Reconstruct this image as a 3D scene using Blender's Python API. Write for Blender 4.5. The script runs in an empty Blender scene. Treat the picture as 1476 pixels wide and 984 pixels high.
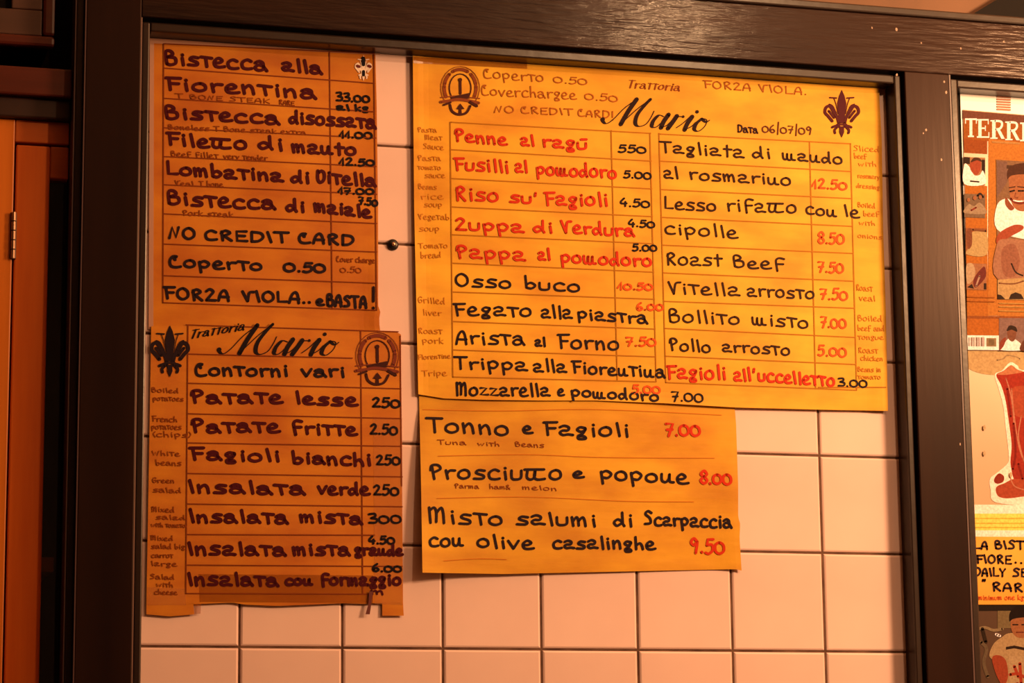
import bpy, bmesh, math, random
from mathutils import Matrix, Vector
random.seed(7)
SC = bpy.context.scene
COL = SC.collection
UP = 1.72                      # height of the tile grid's origin above the floor

# ------------------------------------------------------------------ camera
FPX = 3822.681
RM = ((0.962094, -0.0386349, -0.2699676), (-0.010497, 0.9839349, -0.1782188), (0.272516, 0.174297, 0.9462323))
CX, CY, CZ = -0.443055, -0.166583, 2.509847      # wall coordinates: x right, y up, z out of the wall
def V(x, y, z=0.0):                               # wall coordinates -> Blender
    return Vector((x, -z, y + UP))
cd = bpy.data.cameras.new('camera'); cam = bpy.data.objects.new('camera', cd); COL.objects.link(cam)
cd.sensor_width = 36; cd.lens = FPX / 1476 * 36; cd.clip_start = 0.05
ax = [V(RM[0][i], RM[1][i], RM[2][i]) - V(0, 0, 0) for i in range(3)]
m = Matrix((ax[0], ax[1], ax[2])).transposed().to_4x4(); m.translation = V(CX, CY, CZ)
cam.matrix_world = m
SC.camera = cam
def W(px, py, z=0.0):                             # a pixel of the 1476x984 photograph -> wall x, y at depth z
    a, b = (px - 738) / FPX, -(py - 492) / FPX
    d = [RM[i][0] * a + RM[i][1] * b - RM[i][2] for i in range(3)]
    t = (z - CZ) / d[2]
    return CX + t * d[0], CY + t * d[1]
def P(px, py, z=0.0):
    x, y = W(px, py, z); return V(x, y, z)

# ------------------------------------------------------------------ light
wd = bpy.data.worlds.new('world'); SC.world = wd; wd.use_nodes = True
wd.node_tree.nodes['Background'].inputs[0].default_value = (0.5, 0.28, 0.15, 1)
wd.node_tree.nodes['Background'].inputs[1].default_value = 0.05
ld = bpy.data.lights.new('lamp_light', 'POINT'); ld.energy = 101; ld.color = (1.0, 0.52, 0.235); ld.shadow_soft_size = 0.12
lo = bpy.data.objects.new('lamp_light', ld); COL.objects.link(lo); lo.location = V(1.32, 0.66, 0.83)
ld2 = bpy.data.lights.new('second_lamp_light', 'POINT'); ld2.energy = 32; ld2.color = (1.0, 0.56, 0.27); ld2.shadow_soft_size = 0.035
lo2 = bpy.data.objects.new('second_lamp_light', ld2); COL.objects.link(lo2); lo2.location = V(0.90, 1.07, 1.35)
SC.view_settings.view_transform = 'Standard'
SC.view_settings.look = 'None'
SC.view_settings.exposure = 0.0
SC.view_settings.gamma = 1.0

# ------------------------------------------------------------------ helpers
def lin(c):
    return tuple((v / 255 / 12.92) if v / 255 <= 0.04045 else ((v / 255 + 0.055) / 1.055) ** 2.4 for v in c)
def tag(o, label=None, cat=None, group=None, kind=None):
    if label: o['label'] = label
    if cat: o['category'] = cat
    if group: o['group'] = group
    if kind: o['kind'] = kind
    return o
def obj(name, me, mat=None, parent=None):
    o = bpy.data.objects.new(name, me); COL.objects.link(o)
    if mat: me.materials.append(mat)
    if parent: o.parent = parent
    return o
def empty(name, loc=(0, 0, 0)):
    o = bpy.data.objects.new(name, None); COL.objects.link(o); o.empty_display_size = 0.02
    o.matrix_world = Matrix.Translation(loc); return o
def mesh(name, vs, fs, smooth=False):
    me = bpy.data.meshes.new(name); me.from_pydata([tuple(v) for v in vs], [], fs)
    if smooth: me.polygons.foreach_set('use_smooth', [True] * len(me.polygons))
    me.update(); return me
def put(name, me, mat, parent):                   # world-coordinate mesh under an Empty that has an offset
    o = obj(name, me, mat, parent)
    if parent: o.matrix_parent_inverse = Matrix.Translation(-parent.matrix_world.translation)
    return o
def boxmesh(name, x0, x1, y0, y1, z0, z1, bev=0.0, seg=2):
    bm = bmesh.new(); bmesh.ops.create_cube(bm, size=1)
    c = V((x0 + x1) / 2, (y0 + y1) / 2, (z0 + z1) / 2)
    for v in bm.verts:
        v.co = Vector((v.co.x * (x1 - x0), v.co.y * (z1 - z0), v.co.z * (y1 - y0))) + c
    if bev: bmesh.ops.bevel(bm, geom=bm.edges[:], offset=bev, segments=seg, affect='EDGES', profile=0.5)
    me = bpy.data.meshes.new(name); bm.to_mesh(me); bm.free()
    if bev: me.polygons.foreach_set('use_smooth', [False] * len(me.polygons))
    return me
def box(name, mat, parent, *a, **k):
    return put(name, boxmesh(name, *a, **k), mat, parent)
def struct(name, me, mat):
    return tag(obj(name, me, mat), kind='structure')

# ------------------------------------------------------------------ materials
def new_mat(name, col, rough=0.5, spec=0.5):
    m = bpy.data.materials.new(name); m.use_nodes = True
    b = m.node_tree.nodes['Principled BSDF']
    b.inputs['Base Color'].default_value = (*col, 1); b.inputs['Roughness'].default_value = rough
    b.inputs['Specular IOR Level'].default_value = spec
    return m, m.node_tree, b
def noise_mix(nt, b, c1, c2, scale=5.0, detail=4.0, stretch=(1, 1, 1), lo=0.35, hi=0.65, rough=0.5, prev=None):
    tc = nt.nodes.new('ShaderNodeTexCoord'); mp = nt.nodes.new('ShaderNodeMapping'); mp.inputs['Scale'].default_value = stretch
    n = nt.nodes.new('ShaderNodeTexNoise'); n.inputs['Scale'].default_value = scale; n.inputs['Detail'].default_value = detail; n.inputs['Roughness'].default_value = rough
    r = nt.nodes.new('ShaderNodeValToRGB'); r.color_ramp.elements[0].position = lo; r.color_ramp.elements[1].position = hi
    r.color_ramp.elements[0].color = (*c1, 1); r.color_ramp.elements[1].color = (*c2, 1)
    L = nt.links.new
    L(tc.outputs['Object'], mp.inputs[0]); L(mp.outputs[0], n.inputs['Vector']); L(n.outputs['Fac'], r.inputs[0])
    if b is not None: L(r.outputs[0], b.inputs['Base Color'])
    return n, r
def bump(nt, b, scale, strength, dist=0.001, stretch=(1, 1, 1), detail=3.0):
    tc = nt.nodes.new('ShaderNodeTexCoord'); mp = nt.nodes.new('ShaderNodeMapping'); mp.inputs['Scale'].default_value = stretch
    n = nt.nodes.new('ShaderNodeTexNoise'); n.inputs['Scale'].default_value = scale; n.inputs['Detail'].default_value = detail
    bp = nt.nodes.new('ShaderNodeBump'); bp.inputs['Strength'].default_value = strength; bp.inputs['Distance'].default_value = dist
    L = nt.links.new
    L(tc.outputs['Object'], mp.inputs[0]); L(mp.outputs[0], n.inputs['Vector']); L(n.outputs['Fac'], bp.inputs['Height']); L(bp.outputs[0], b.inputs['Normal'])
    return bp
# glazed tile
M_TILE, nt, b = new_mat('glazed_tile', (0.66, 0.55, 0.46), 0.24, 0.4)
noise_mix(nt, b, (0.66, 0.49, 0.47), (0.78, 0.60, 0.58), 5.0, 5.0, lo=0.3, hi=0.7); bump(nt, b, 30, 0.12, 0.001)
M_GROUT, nt, b = new_mat('grout', (0.10, 0.055, 0.04), 0.9, 0.2)
noise_mix(nt, b, (0.07, 0.035, 0.025), (0.16, 0.09, 0.06), 40)
# frame paint, glossy dark brown with brush streaks along the grain
def paint(name, stretch, bs, coat):
    m, nt, b = new_mat(name, (0.020, 0.012, 0.010), 0.33, 0.15)
    b.inputs['Specular Tint'].default_value = (1, .78, .70, 1)
    noise_mix(nt, b, (0.010, 0.005, 0.005), (0.018, 0.008, 0.006), 10, 6, stretch)
    bp = bump(nt, b, 70, bs, 0.0016, stretch, 5.0); nt.links.new(bp.outputs[0], b.inputs['Coat Normal'])
    b.inputs['Coat Weight'].default_value = coat; b.inputs['Coat Roughness'].default_value = 0.10
    return m
M_FRAME_H = paint('brown_paint_rail', (0.3, 1, 3.0), 0.5, 0.2)
M_FRAME_V = paint('brown_paint_stile', (2.0, 1, 0.16), 0.05, 0.0)
M_BEAD, nt, b = new_mat('brown_paint_bead', (0.018, 0.010, 0.008), 0.3, 0.45); bump(nt, b, 40, 0.3, 0.001)
# papers
def paper(name, c1, c2, c3, rough=0.62):
    m, nt, b = new_mat(name, c1, rough, 0.3)
    n1, r1 = noise_mix(nt, None, c1, c2, 9.0, 5.0, lo=0.35, hi=0.68)
    n2, r2 = noise_mix(nt, None, c3, (1, 1, 1), 26.0, 4.0, (0.5, 1, 1.3), lo=0.30, hi=0.62)
    mx = nt.nodes.new('ShaderNodeMix'); mx.data_type = 'RGBA'; mx.blend_type = 'MULTIPLY'; mx.inputs[0].default_value = 0.75
    nt.links.new(r1.outputs[0], mx.inputs[6]); nt.links.new(r2.outputs[0], mx.inputs[7]); nt.links.new(mx.outputs[2], b.inputs['Base Color'])
    bump(nt, b, 16, 0.55, 0.0022, (0.3, 1, 2.2), 4.0)
    return m
M_P_MAIN = paper('yellow_paper', (0.64, 0.33, 0.014), (0.76, 0.45, 0.024), (0.72, 0.54, 0.38))
M_P_LEFT = paper('old_orange_paper', (0.44, 0.135, 0.005), (0.58, 0.24, 0.008), (0.70, 0.46, 0.35))
M_P_LOW = paper('amber_paper', (0.56, 0.28, 0.009), (0.68, 0.38, 0.015), (0.70, 0.52, 0.38))
M_TAPE, nt, b = new_mat('clear_tape', (0.62, 0.26, 0.09), 0.16, 0.6)
b.inputs['Alpha'].default_value = 0.16; bump(nt, b, 30, 0.25, 0.001)
M_TAPE_D, nt, b = new_mat('brown_tape', (0.34, 0.10, 0.012), 0.22, 0.5)
b.inputs['Alpha'].default_value = 0.3; bump(nt, b, 30, 0.3, 0.001)
M_TAPE_P, nt, b = new_mat('pale_tape', (0.42, 0.24, 0.18), 0.25, 0.5); bump(nt, b, 30, 0.3, 0.001)
# flat print and ink: colour comes from a face attribute
M_INK, nt, b = new_mat('printed_colour', (1, 1, 1), 0.6, 0.06)
at = nt.nodes.new('ShaderNodeAttribute'); at.attribute_name = 'ink'
n1, r1 = noise_mix(nt, None, (0.82, 0.78, 0.76), (1.06, 1.05, 1.04), 420.0, 4.0, lo=0.35, hi=0.65)   # coarse print grain
mx = nt.nodes.new('ShaderNodeMix'); mx.data_type = 'RGBA'; mx.blend_type = 'MULTIPLY'; mx.inputs[0].default_value = 1.0
nt.links.new(at.outputs['Color'], mx.inputs[6]); nt.links.new(r1.outputs[0], mx.inputs[7]); nt.links.new(mx.outputs[2], b.inputs['Base Color'])
M_INKG, nt, b = new_mat('marker_ink', (1, 1, 1), 0.55, 0.08)
at = nt.nodes.new('ShaderNodeAttribute'); at.attribute_name = 'ink'; nt.links.new(at.outputs['Color'], b.inputs['Base Color'])
# woods
def wood(name, c1, c2, rough=0.4, stretch=(3, 3, 0.25), sc=12):
    m, nt, b = new_mat(name, c1, rough, 0.4)
    noise_mix(nt, b, c1, c2, sc, 6, stretch, 0.3, 0.7, 0.6); bump(nt, b, 50, 0.15, 0.001, stretch)
    return m
M_WOOD = wood('orange_wood', (0.58, 0.105, 0.006), (0.74, 0.17, 0.012))
M_WOOD_H = wood('orange_wood_rail', (0.42, 0.085, 0.008), (0.55, 0.13, 0.014), stretch=(0.25, 3, 3))
M_WOOD_L = wood('light_orange_wood', (0.50, 0.125, 0.006), (0.62, 0.18, 0.012))
M_MAHOG = wood('mahogany', (0.045, 0.006, 0.003), (0.085, 0.012, 0.005), 0.4, (0.25, 3, 3))
M_DKWOOD = wood('dark_wood', (0.012, 0.003, 0.002), (0.025, 0.006, 0.004), 0.5, (0.25, 3, 3))
M_BRWOOD = wood('brown_wood', (0.05, 0.024, 0.018), (0.085, 0.04, 0.03), 0.45, (0.25, 3, 3))
M_BLACK, nt, b = new_mat('black_interior', (0.004, 0.003, 0.003), 0.8, 0.2)
M_METAL, nt, b = new_mat('brass', (0.62, 0.38, 0.24), 0.28); b.inputs['Metallic'].default_value = 0.9
M_IRON, nt, b = new_mat('dark_iron', (0.02, 0.016, 0.016), 0.35); b.inputs['Metallic'].default_value = 0.4
M_GLASS, nt, b = new_mat('pane_glass', (0.9, 0.9, 0.9), 0.03); b.inputs['Transmission Weight'].default_value = 1.0
M_WALL, nt, b = new_mat('ochre_plaster', (0.42, 0.19, 0.08), 0.75); noise_mix(nt, b, (0.11, 0.055, 0.030), (0.16, 0.08, 0.042), 6); bump(nt, b, 60, 0.2, 0.001)
M_CREAM, nt, b = new_mat('cream_plaster', (0.62, 0.44, 0.30), 0.8); bump(nt, b, 60, 0.2, 0.001)
M_ROOMDK, nt, b = new_mat('dark_panelling', (0.035, 0.02, 0.014), 0.6); noise_mix(nt, b, (0.03, 0.016, 0.01), (0.05, 0.026, 0.016), 8, 4, (3, 3, .3))
M_FLOOR, nt, b = new_mat('terracotta_floor', (0.20, 0.09, 0.05), 0.5); noise_mix(nt, b, (0.16, 0.07, 0.04), (0.26, 0.12, 0.07), 3)

# ------------------------------------------------------------------ room shell
XL, XR, YC, YF, ZB, ZR = -2.6, 2.05, 1.55, -UP, 4.2, -0.34
struct('floor', boxmesh('floor', XL, XR, YF - .05, YF, ZR, ZB), M_FLOOR)
struct('ceiling', boxmesh('ceiling', XL, XR, YC, YC + .05, ZR, ZB), M_CREAM)
struct('wall_left', boxmesh('wall_left', XL - .05, XL, YF, YC, ZR, ZB), M_ROOMDK)
struct('wall_right', boxmesh('wall_right', XR, XR + .05, YF, YC, ZR, ZB), M_CREAM)
struct('wall_front', boxmesh('wall_front', XL, XR, YF, YC, ZB, ZB + .05), M_ROOMDK)
struct('wall_rear', boxmesh('wall_rear', XL, XR, YF, YC, ZR - .05, ZR), M_ROOMDK)
wall = struct('wall_back', boxmesh('wall_back', -0.157, XR, YF, YC, ZR, -0.0075), M_WALL)
# tiles: 0.1 m grid, each tile its own object, grout behind
box('grout', M_GROUT, wall, -0.098, 0.6905, -0.28, 0.603, -0.0074, -0.0016)
def tile_mesh(x0, x1, y0, y1):
    g = 0.00095; b = 0.0011
    xa, xb, ya, yb = x0 + g, x1 - g, y0 + g, y1 - g
    rings = [(0, -0.006), (0.0001, -0.0015), (0.0007, -0.0006), (0.0021, 0.0)]
    vs, fs = [], []
    for d, z in rings:
        vs += [V(xa + d, ya + d, z), V(xb - d, ya + d, z), V(xb - d, yb - d, z), V(xa + d, yb - d, z)]
    for k in range(3):
        for i in range(4):
            j = (i + 1) % 4; fs.append((4 * k + i, 4 * k + j, 4 * k + 4 + j, 4 * k + 4 + i))
    fs.append((12, 13, 14, 15))
    c = V((x0 + x1) / 2, (y0 + y1) / 2, 0)
    me = mesh('tile', [v - c for v in vs], fs)
    return me, c
xs = [-0.0985] + [i * 0.1 for i in range(0, 7)] + [0.690]
ys = [-0.28, -0.2, -0.1, 0, .1, .2, .3, .4, .5, .6]
full = None
for i in range(len(xs) - 1):
    for j in range(len(ys) - 1):
        isfull = abs(xs[i + 1] - xs[i] - .1) < 1e-6 and abs(ys[j + 1] - ys[j] - .1) < 1e-6
        if isfull and full is not None: me = full; c = V((xs[i] + xs[i + 1]) / 2, (ys[j] + ys[j + 1]) / 2, 0)
        else:
            me, c = tile_mesh(xs[i], xs[i + 1], ys[j], ys[j + 1]); me.materials.append(M_TILE)
            if isfull: full = me
        o = bpy.data.objects.new('tile', me); COL.objects.link(o); o.parent = wall
        o.location = c + Vector((0, random.uniform(-.0002, .0002), 0))
        o.rotation_euler = (random.uniform(-.0025, .0025), 0, random.uniform(-.0025, .0025))

# ------------------------------------------------------------------ painted frame
fr = empty('painted_frame', V(0.3, -0.30, 0))
tag(fr, 'dark brown glossy painted wooden frame around the tiled panel and the picture bay', 'frame')
ZF = 0.027
box('stile', M_FRAME_V, fr, -0.159, -0.1055, -0.30, 0.668, -0.0074, ZF, bev=0.0012)
box('stile', M_FRAME_V, fr, 0.6985, 0.7500, -0.30, 0.6075, -0.0074, ZF, bev=0.0011)
box('stile', M_FRAME_V, fr, 1.18, 1.24, -0.30, 0.668, -0.0074, ZF, bev=0.0012)
box('rail', M_FRAME_H, fr, -0.1055, 1.18, 0.6075, 0.668, -0.0074, ZF, bev=0.0011)
box('rail', M_FRAME_H, fr, -0.1055, 0.6985, -0.30, -0.262, -0.0074, ZF, bev=0.0011)
box('rail', M_FRAME_H, fr, 0.7500, 1.18, -0.30, -0.262, -0.0074, ZF, bev=0.0011)
box('moulding', M_BEAD, fr, -0.159, 1.24, 0.668, 0.6765, -0.0074, 0.030, bev=0.0018)
box('moulding', M_BEAD, fr, -0.1675, -0.1592, -0.30, 0.6765, -0.0074, 0.020, bev=0.0018)
def bead(x0, x1, y0, y1, zt=0.0225):
    box('glazing_bead', M_BEAD, fr, x0, x1, y0, y1, -0.0074, zt, bev=0.0016)
bead(-0.1035, -0.0965, -0.26, 0.6040)
bead(0.6885, 0.6957, -0.26, 0.6040)
bead(-0.0964, 0.6884, 0.5945, 0.6040)
bead(-0.0964, 0.6884, -0.26, -0.252)
bead(0.7520, 0.7605, -0.26, 0.6040, 0.024)
bead(0.7606, 1.170, 0.5950, 0.6040)
bead(1.1705, 1.1785, -0.26, 0.604)
bead(0.7606, 1.170, -0.26, -0.252)
chips = bmesh.new()
for px, py, r in ((1293, 108, 1.8), (1361, 118, 1.5), (1364, 133, 2), (1357, 230, 1.8), (1335, 187, 1.8), (1331, 192, 1.2), (1292, 42, 2.4), (1257, 40, 1.4), (1447, 60, 1.6), (1385, 70, 1.4), (1328, 62, 1.3), (1384, 640, 1.6)):
    x, y = W(px, py, ZF + .0002)
    vv = [chips.verts.new(V(x + r * .0007 * math.cos(k * 1.05) * random.uniform(.6, 1.2), y + r * .0007 * math.sin(k * 1.05) * random.uniform(.8, 1.6), ZF + .00015)) for k in range(6)]
    chips.faces.new(vv)
me = bpy.data.meshes.new('paint_chips'); chips.to_mesh(me); chips.free()
tag(put('paint_chips', me, new_mat('bare_paint', (.30, .20, .15), .5)[0], fr), kind='stuff')
M_EDGE = new_mat('painted_highlight_bright', (0.20, 0.125, 0.11), 0.4)[0]  # thin paler strips paint the highlight lines of the frame edges as colour
M_EDGED = new_mat('painted_highlight_dim', (0.075, 0.042, 0.045), 0.4)[0]
box('painted_highlight', M_EDGE, fr, -0.1056, -0.1046, -0.262, 0.6070, -0.0074, ZF - .001)
box('painted_highlight', M_EDGED, fr, 0.7494, 0.7510, -0.262, 0.6070, -0.0074, ZF + .0004)
box('painted_highlight', M_EDGED, fr, -0.1687, -0.1676, -0.30, 0.6765, -0.0074, 0.0205)
box('painted_highlight', M_EDGED, fr, -0.1599, -0.1588, -0.30, 0.6675, -0.0074, ZF + .0003)
# groove bottoms between beads and face
for a in ((-0.1055, -0.1035, -0.262, 0.6075), (0.6957, 0.6985, -0.262, 0.6075), (0.75, 0.752, -0.262, 0.6075), (1.1785, 1.18, -0.262, 0.6075)):
    box('groove', M_BLACK, fr, a[0], a[1], a[2], a[3], -0.0074, 0.012)
box('groove', M_BLACK, fr, -0.1035, 0.6957, 0.6040, 0.6075, -0.0074, 0.012)
box('groove', M_BLACK, fr, 0.752, 1.1785, 0.6040, 0.6075, -0.0074, 0.012)

# ------------------------------------------------------------------ strokes, glyphs and flat print
def catmull(p, n=6):
    if len(p) < 3: return list(p)
    q = [p[0]] + list(p) + [p[-1]]; out = []
    if p[0] == p[-1]: q[0] = p[-2]; q[-1] = p[1]
    for i in range(1, len(q) - 2):
        a, b_, c, d = q[i - 1], q[i], q[i + 1], q[i + 2]
        for k in range(n):
            t = k / n
            out.append(tuple(0.5 * ((2 * b_[j]) + (-a[j] + c[j]) * t + (2 * a[j] - 5 * b_[j] + 4 * c[j] - d[j]) * t * t + (-a[j] + 3 * b_[j] - 3 * c[j] + d[j]) * t ** 3) for j in range(2)))
    out.append(p[-1]); return out
class Print:
    """collects flat coloured shapes in photograph pixels; depth comes from the sheet's own surface"""
    def __init__(s, depth, off=0.0005, tone=1.0): s.v = []; s.f = []; s.c = []; s.d = depth; s.off = off; s.k = 0; s.tone = tone
    def vert(s, x, y, lift=0.0):
        s.v.append(P(x, y, s.d(x, y) + s.off + lift)); return len(s.v) - 1
    def face(s, idx, col): s.f.append(idx); s.c.append(col)
    def ribbon(s, pts, w, col, lift=0.0, nib=None):
        q = [pts[0]]
        for p in pts[1:]:
            if math.hypot(p[0] - q[-1][0], p[1] - q[-1][1]) > 0.25: q.append(p)
        if len(q) == 1: q.append((q[0][0] + .3, q[0][1] + .3))
        n = len(q); L = []; R = []
        for i in range(n):
            a = q[max(0, i - 1)]; c = q[min(n - 1, i + 1)]
            dx, dy = c[0] - a[0], c[1] - a[1]; l = math.hypot(dx, dy) or 1
            ww = w if nib is None else nib(dx / l, dy / l, i / (n - 1)) * w
            nx, ny = -dy / l * ww / 2, dx / l * ww / 2
            L.append((q[i][0] + nx, q[i][1] + ny)); R.append((q[i][0] - nx, q[i][1] - ny))
            if i in (0, n - 1):
                s.disc(q[i][0], q[i][1], ww / 2, col, lift)
        li = [s.vert(*p, lift) for p in L]; ri = [s.vert(*p, lift) for p in R]
        for i in range(n - 1): s.face((li[i], li[i + 1], ri[i + 1], ri[i]), col)
    def disc(s, x, y, r, col, lift=0.0, n=8, ry=None):
        ry = ry or r
        s.face(tuple(s.vert(x + r * math.cos(2 * math.pi * k / n), y + ry * math.sin(2 * math.pi * k / n), lift) for k in range(n)), col)
    def poly(s, pts, col, smooth=False):
        s.k += 1; lift = s.k * 0.000012
        if smooth: pts = catmull(list(pts) + [pts[0]], 5)[:-1]
        s.face(tuple(s.vert(x, y, lift) for x, y in pts), col)
    def rect(s, x0, y0, x1, y1, col, sl=0.06): s.poly([(x0, y0), (x1, y0 + (x1 - x0) * sl), (x1, y1 + (x1 - x0) * sl), (x0, y1)], col)
    def line(s, pts, w, col, smooth=True):
        s.k += 1; s.ribbon(catmull(pts, 5) if smooth and len(pts) > 2 else list(pts), w, col, s.k * 0.000012)
    def build(s, name, parent, mat=None):
        me = mesh(name, s.v, s.f)
        at = me.attributes.new('ink', 'FLOAT_COLOR', 'CORNER')
        vals = []
        for i, p in enumerate(me.polygons): vals += list((*s.c[i], 1.0)) * p.loop_total
        at.data.foreach_set('color', [q * (s.tone if k % 4 < 3 else 1) for k, q in enumerate(vals)])
        bm = bmesh.new(); bm.from_mesh(me)
        bmesh.ops.triangulate(bm, faces=[f for f in bm.faces if len(f.verts) > 4]); bm.to_mesh(me); bm.free()
        return put(name, me, mat or M_INKG, parent)

G = {}
def g(ch, w, s): G[ch] = (w, [(t.strip()[0], [tuple(float(q) for q in p.split(',')) for p in t.strip()[1:].split()]) for t in s.split(';')])
g('a', 1.0, 'c .12,.8 .4,1 .68,.85 .74,.45 .98,.0;c .72,.5 .38,.6 .1,.3 .3,.02 .65,.1 .76,.35')
g('@', .98, 'c .1,.85 .4,1.02 .7,.84 .62,.52 .28,.5 .1,.26 .3,.03 .64,.1 .97,.04')
g('b', .9, 'l .1,1.65 .2,.1;c .2,.5 .5,.78 .82,.45 .55,.02 .2,.1')
g('c', .9, 'c .82,.85 .5,1 .15,.65 .22,.12 .55,0 .88,.08')
g('d', .95, 'c .65,.6 .35,.78 .08,.4 .3,.02 .65,.35;l .7,1.6 .74,.3 .86,.02')
g('e', .9, 'c .15,.45 .5,.5 .7,.75 .42,1 .12,.6 .2,.12 .5,0 .9,.1')
g('f', .9, 'c .85,1.45 .45,1.55 .22,1.25 .28,.5 .36,-.15;l .25,.75 .8,.78')
g('g', .85, 'c .68,.92 .35,1 .15,.72 .4,.48 .68,.7 .7,.88;c .68,.7 .5,.25 .2,0 .25,-.35 .7,-.32 .6,-.05 .3,-.02')
g('h', .9, 'l .12,1.6 .2,0;c .2,.5 .5,.78 .7,.5 .8,0')
g('i', .5, 'l .22,.85 .3,0;l .22,1.25 .25,1.2')
g('k', .85, 'l .12,1.5 .18,0;l .7,.9 .2,.45 .8,0')
g('l', .5, 'l .18,1.5 .36,0')
g('m', 1.15, 'l .08,.95 .18,0;c .15,.5 .38,.95 .5,.7 .54,.05;c .54,.55 .78,.95 .92,.7 1.0,0')
g('µ', 1.25, 'c .05,.9 .12,.15 .4,.1 .46,.85;c .46,.85 .5,.12 .8,.06 .86,.85;c .86,.85 .9,.15 1.2,.06')
g('n', .9, 'l .1,.95 .2,0;c .16,.5 .45,.95 .66,.7 .76,0')
g('ñ', 1.0, 'c .1,.88 .14,.2 .42,.04 .62,.4 .66,.88;c .66,.88 .7,.15 .98,.06')
g('o', .95, 'c .5,.95 .15,.7 .12,.25 .45,.02 .82,.25 .8,.75 .5,.95')
g('p', .95, 'l .12,.85 .26,-.5;c .18,.75 .5,.98 .84,.65 .6,.18 .22,.22')
g('r', .78, 'l .15,.9 .26,0;c .2,.5 .4,.86 .78,.88')
g('s', .88, 'c .82,.92 .4,.98 .24,.68 .75,.38 .7,.06 .1,.05')
g('t', .8, 'l .0,1.12 .82,1.04;l .36,1.1 .48,0')
g('+', .8, 'l .36,1.45 .45,0;l .1,.98 .78,.95')
g('π', 1.45, 'l .0,1.08 1.35,1.1;c .22,1.08 .16,.3 .4,.04 .68,.3 .74,1.08;c .74,1.08 .68,.3 .9,.04 1.4,.12')
g('u', .9, 'c .1,.9 .14,.15 .45,.02 .76,.2 .78,.9')
g('ù', .9, 'c .1,.8 .14,.12 .45,.02 .76,.2 .78,.8;l .4,1.25 .85,1.3')
g('v', .85, 'l .06,.9 .42,0;l .42,0 .8,.95')
g('w', 1.2, 'l .05,.9 .3,0 .55,.7 .8,0 1.1,.9')
g('x', .8, 'l .1,.9 .7,0;l .7,.9 .1,0')
g('y', .85, 'l .1,.9 .42,.2;l .8,.9 .2,-.5')
g('z', .9, 'l .12,.9 .75,.9 .12,.05 .88,.05')
g('A', .95, 'c .06,0 .22,1.0 .5,1.48 .72,1.1 .84,0;l .15,.55 .85,.55')
g('B', 1.0, 'c .2,.1 .12,1.4 .45,1.55 .66,1.2 .25,.85;c .25,.85 .8,.8 .86,.25 .5,0 .2,.1')
g('C', .98, 'c .5,1.05 .4,1.3 .62,1.5 .3,1.5 .1,.9 .18,.2 .5,0 .92,.12')
g('Ç', .95, 'c .85,1.25 .5,1.5 .15,1.0 .2,.2 .5,0 .9,.1')
g('D', 1.0, 'l .15,0 .12,1.5;c .12,1.5 .75,1.35 .92,.7 .6,.1 .15,0')
g('E', .9, 'l .82,1.5 .14,1.45 .16,0 .85,0;l .16,.78 .7,.78')
g('F', .9, 'l .0,1.45 .9,1.5;l .2,1.45 .32,0;l .25,.78 .8,.8')
g('G', 1.0, 'c .85,1.3 .5,1.5 .12,.8 .4,0 .85,.2 .85,.7 .5,.7')
g('H', .95, 'l .12,1.5 .12,0;l .82,1.5 .82,0;l .12,.75 .82,.75')
g('I', .5, 'l .12,1.5 .36,0')
g('K', .9, 'l .14,1.5 .18,0;l .8,1.4 .2,.7 .85,0')
g('Q', 1.0, 'c .5,1.5 .12,1.1 .12,.4 .5,0 .9,.4 .88,1.1 .5,1.5;l .6,.3 .95,-.1')
g('J', .8, 'c .6,1.5 .6,.3 .3,0 .05,.2')
g('L', .9, 'l .14,1.5 .18,.05 .88,.08')
g('M', 1.2, 'l .08,1.5 .2,0;c .12,1.2 .38,1.5 .54,1.1 .56,.1;c .56,1.0 .84,1.5 .98,1.0 1.05,0')
g('N', .95, 'l .08,0 .28,1.5 .6,.1 .78,1.5')
g('O', 1.05, 'c .5,1.5 .12,1.1 .12,.4 .5,0 .9,.4 .88,1.1 .5,1.5')
g('P', .9, 'l .2,1.3 .34,0;c .1,.95 .18,1.45 .6,1.5 .78,1.1 .3,.7')
g('R', .95, 'l .15,1.4 .24,0;c .12,1.15 .4,1.55 .74,1.2 .28,.72;l .3,.75 .85,0')
g('S', .95, 'c .88,1.35 .5,1.55 .2,1.2 .68,.75 .72,.2 .1,.08')
g('T', 1.0, 'l .0,1.48 1.0,1.5;l .48,1.5 .56,0')
g('U', .95, 'c .12,1.5 .15,.3 .5,0 .82,.4 .82,1.5')
g('V', .95, 'l .05,1.45 .48,0;c .48,0 .55,.9 .66,1.35 1.0,1.42')
g('Ü', .85, 'c .12,1.45 .15,.4 .4,0 .72,.4 .72,1.2 .45,1.45 .2,1.2')
g('W', 1.3, 'l .05,1.4 .35,0 .6,1.1 .9,0 1.2,1.4')
g('X', .9, 'l .1,1.5 .8,0;l .8,1.5 .1,0')
g('Y', .9, 'l .05,1.5 .45,.75 .85,1.5;l .45,.75 .45,0')
g('Z', .9, 'c .12,1.2 .4,1.5 .68,1.2 .45,.7 .12,.05;l .12,.05 .85,.05')
g('0', .98, 'c .45,1.18 .08,.9 .1,.25 .48,0 .88,.3 .84,.92 .45,1.18')
g('1', .6, 'l .0,.35 .4,1.5 .4,0')
g('2', .85, 'c .1,1.2 .4,1.5 .66,1.2 .42,.6 .1,.05;l .1,.05 .8,.05')
g('3', .85, 'c .1,1.4 .6,1.48 .68,1.1 .3,.8;c .3,.8 .8,.62 .7,.1 .1,.05')
g('4', .85, 'c .45,1.5 .1,.85 .2,.5 .75,.55;l .6,.85 .6,0')
g('5', .85, 'l .8,1.45 .28,1.45 .2,.85;c .2,.85 .68,.9 .76,.35 .4,.0 .08,.1')
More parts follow.
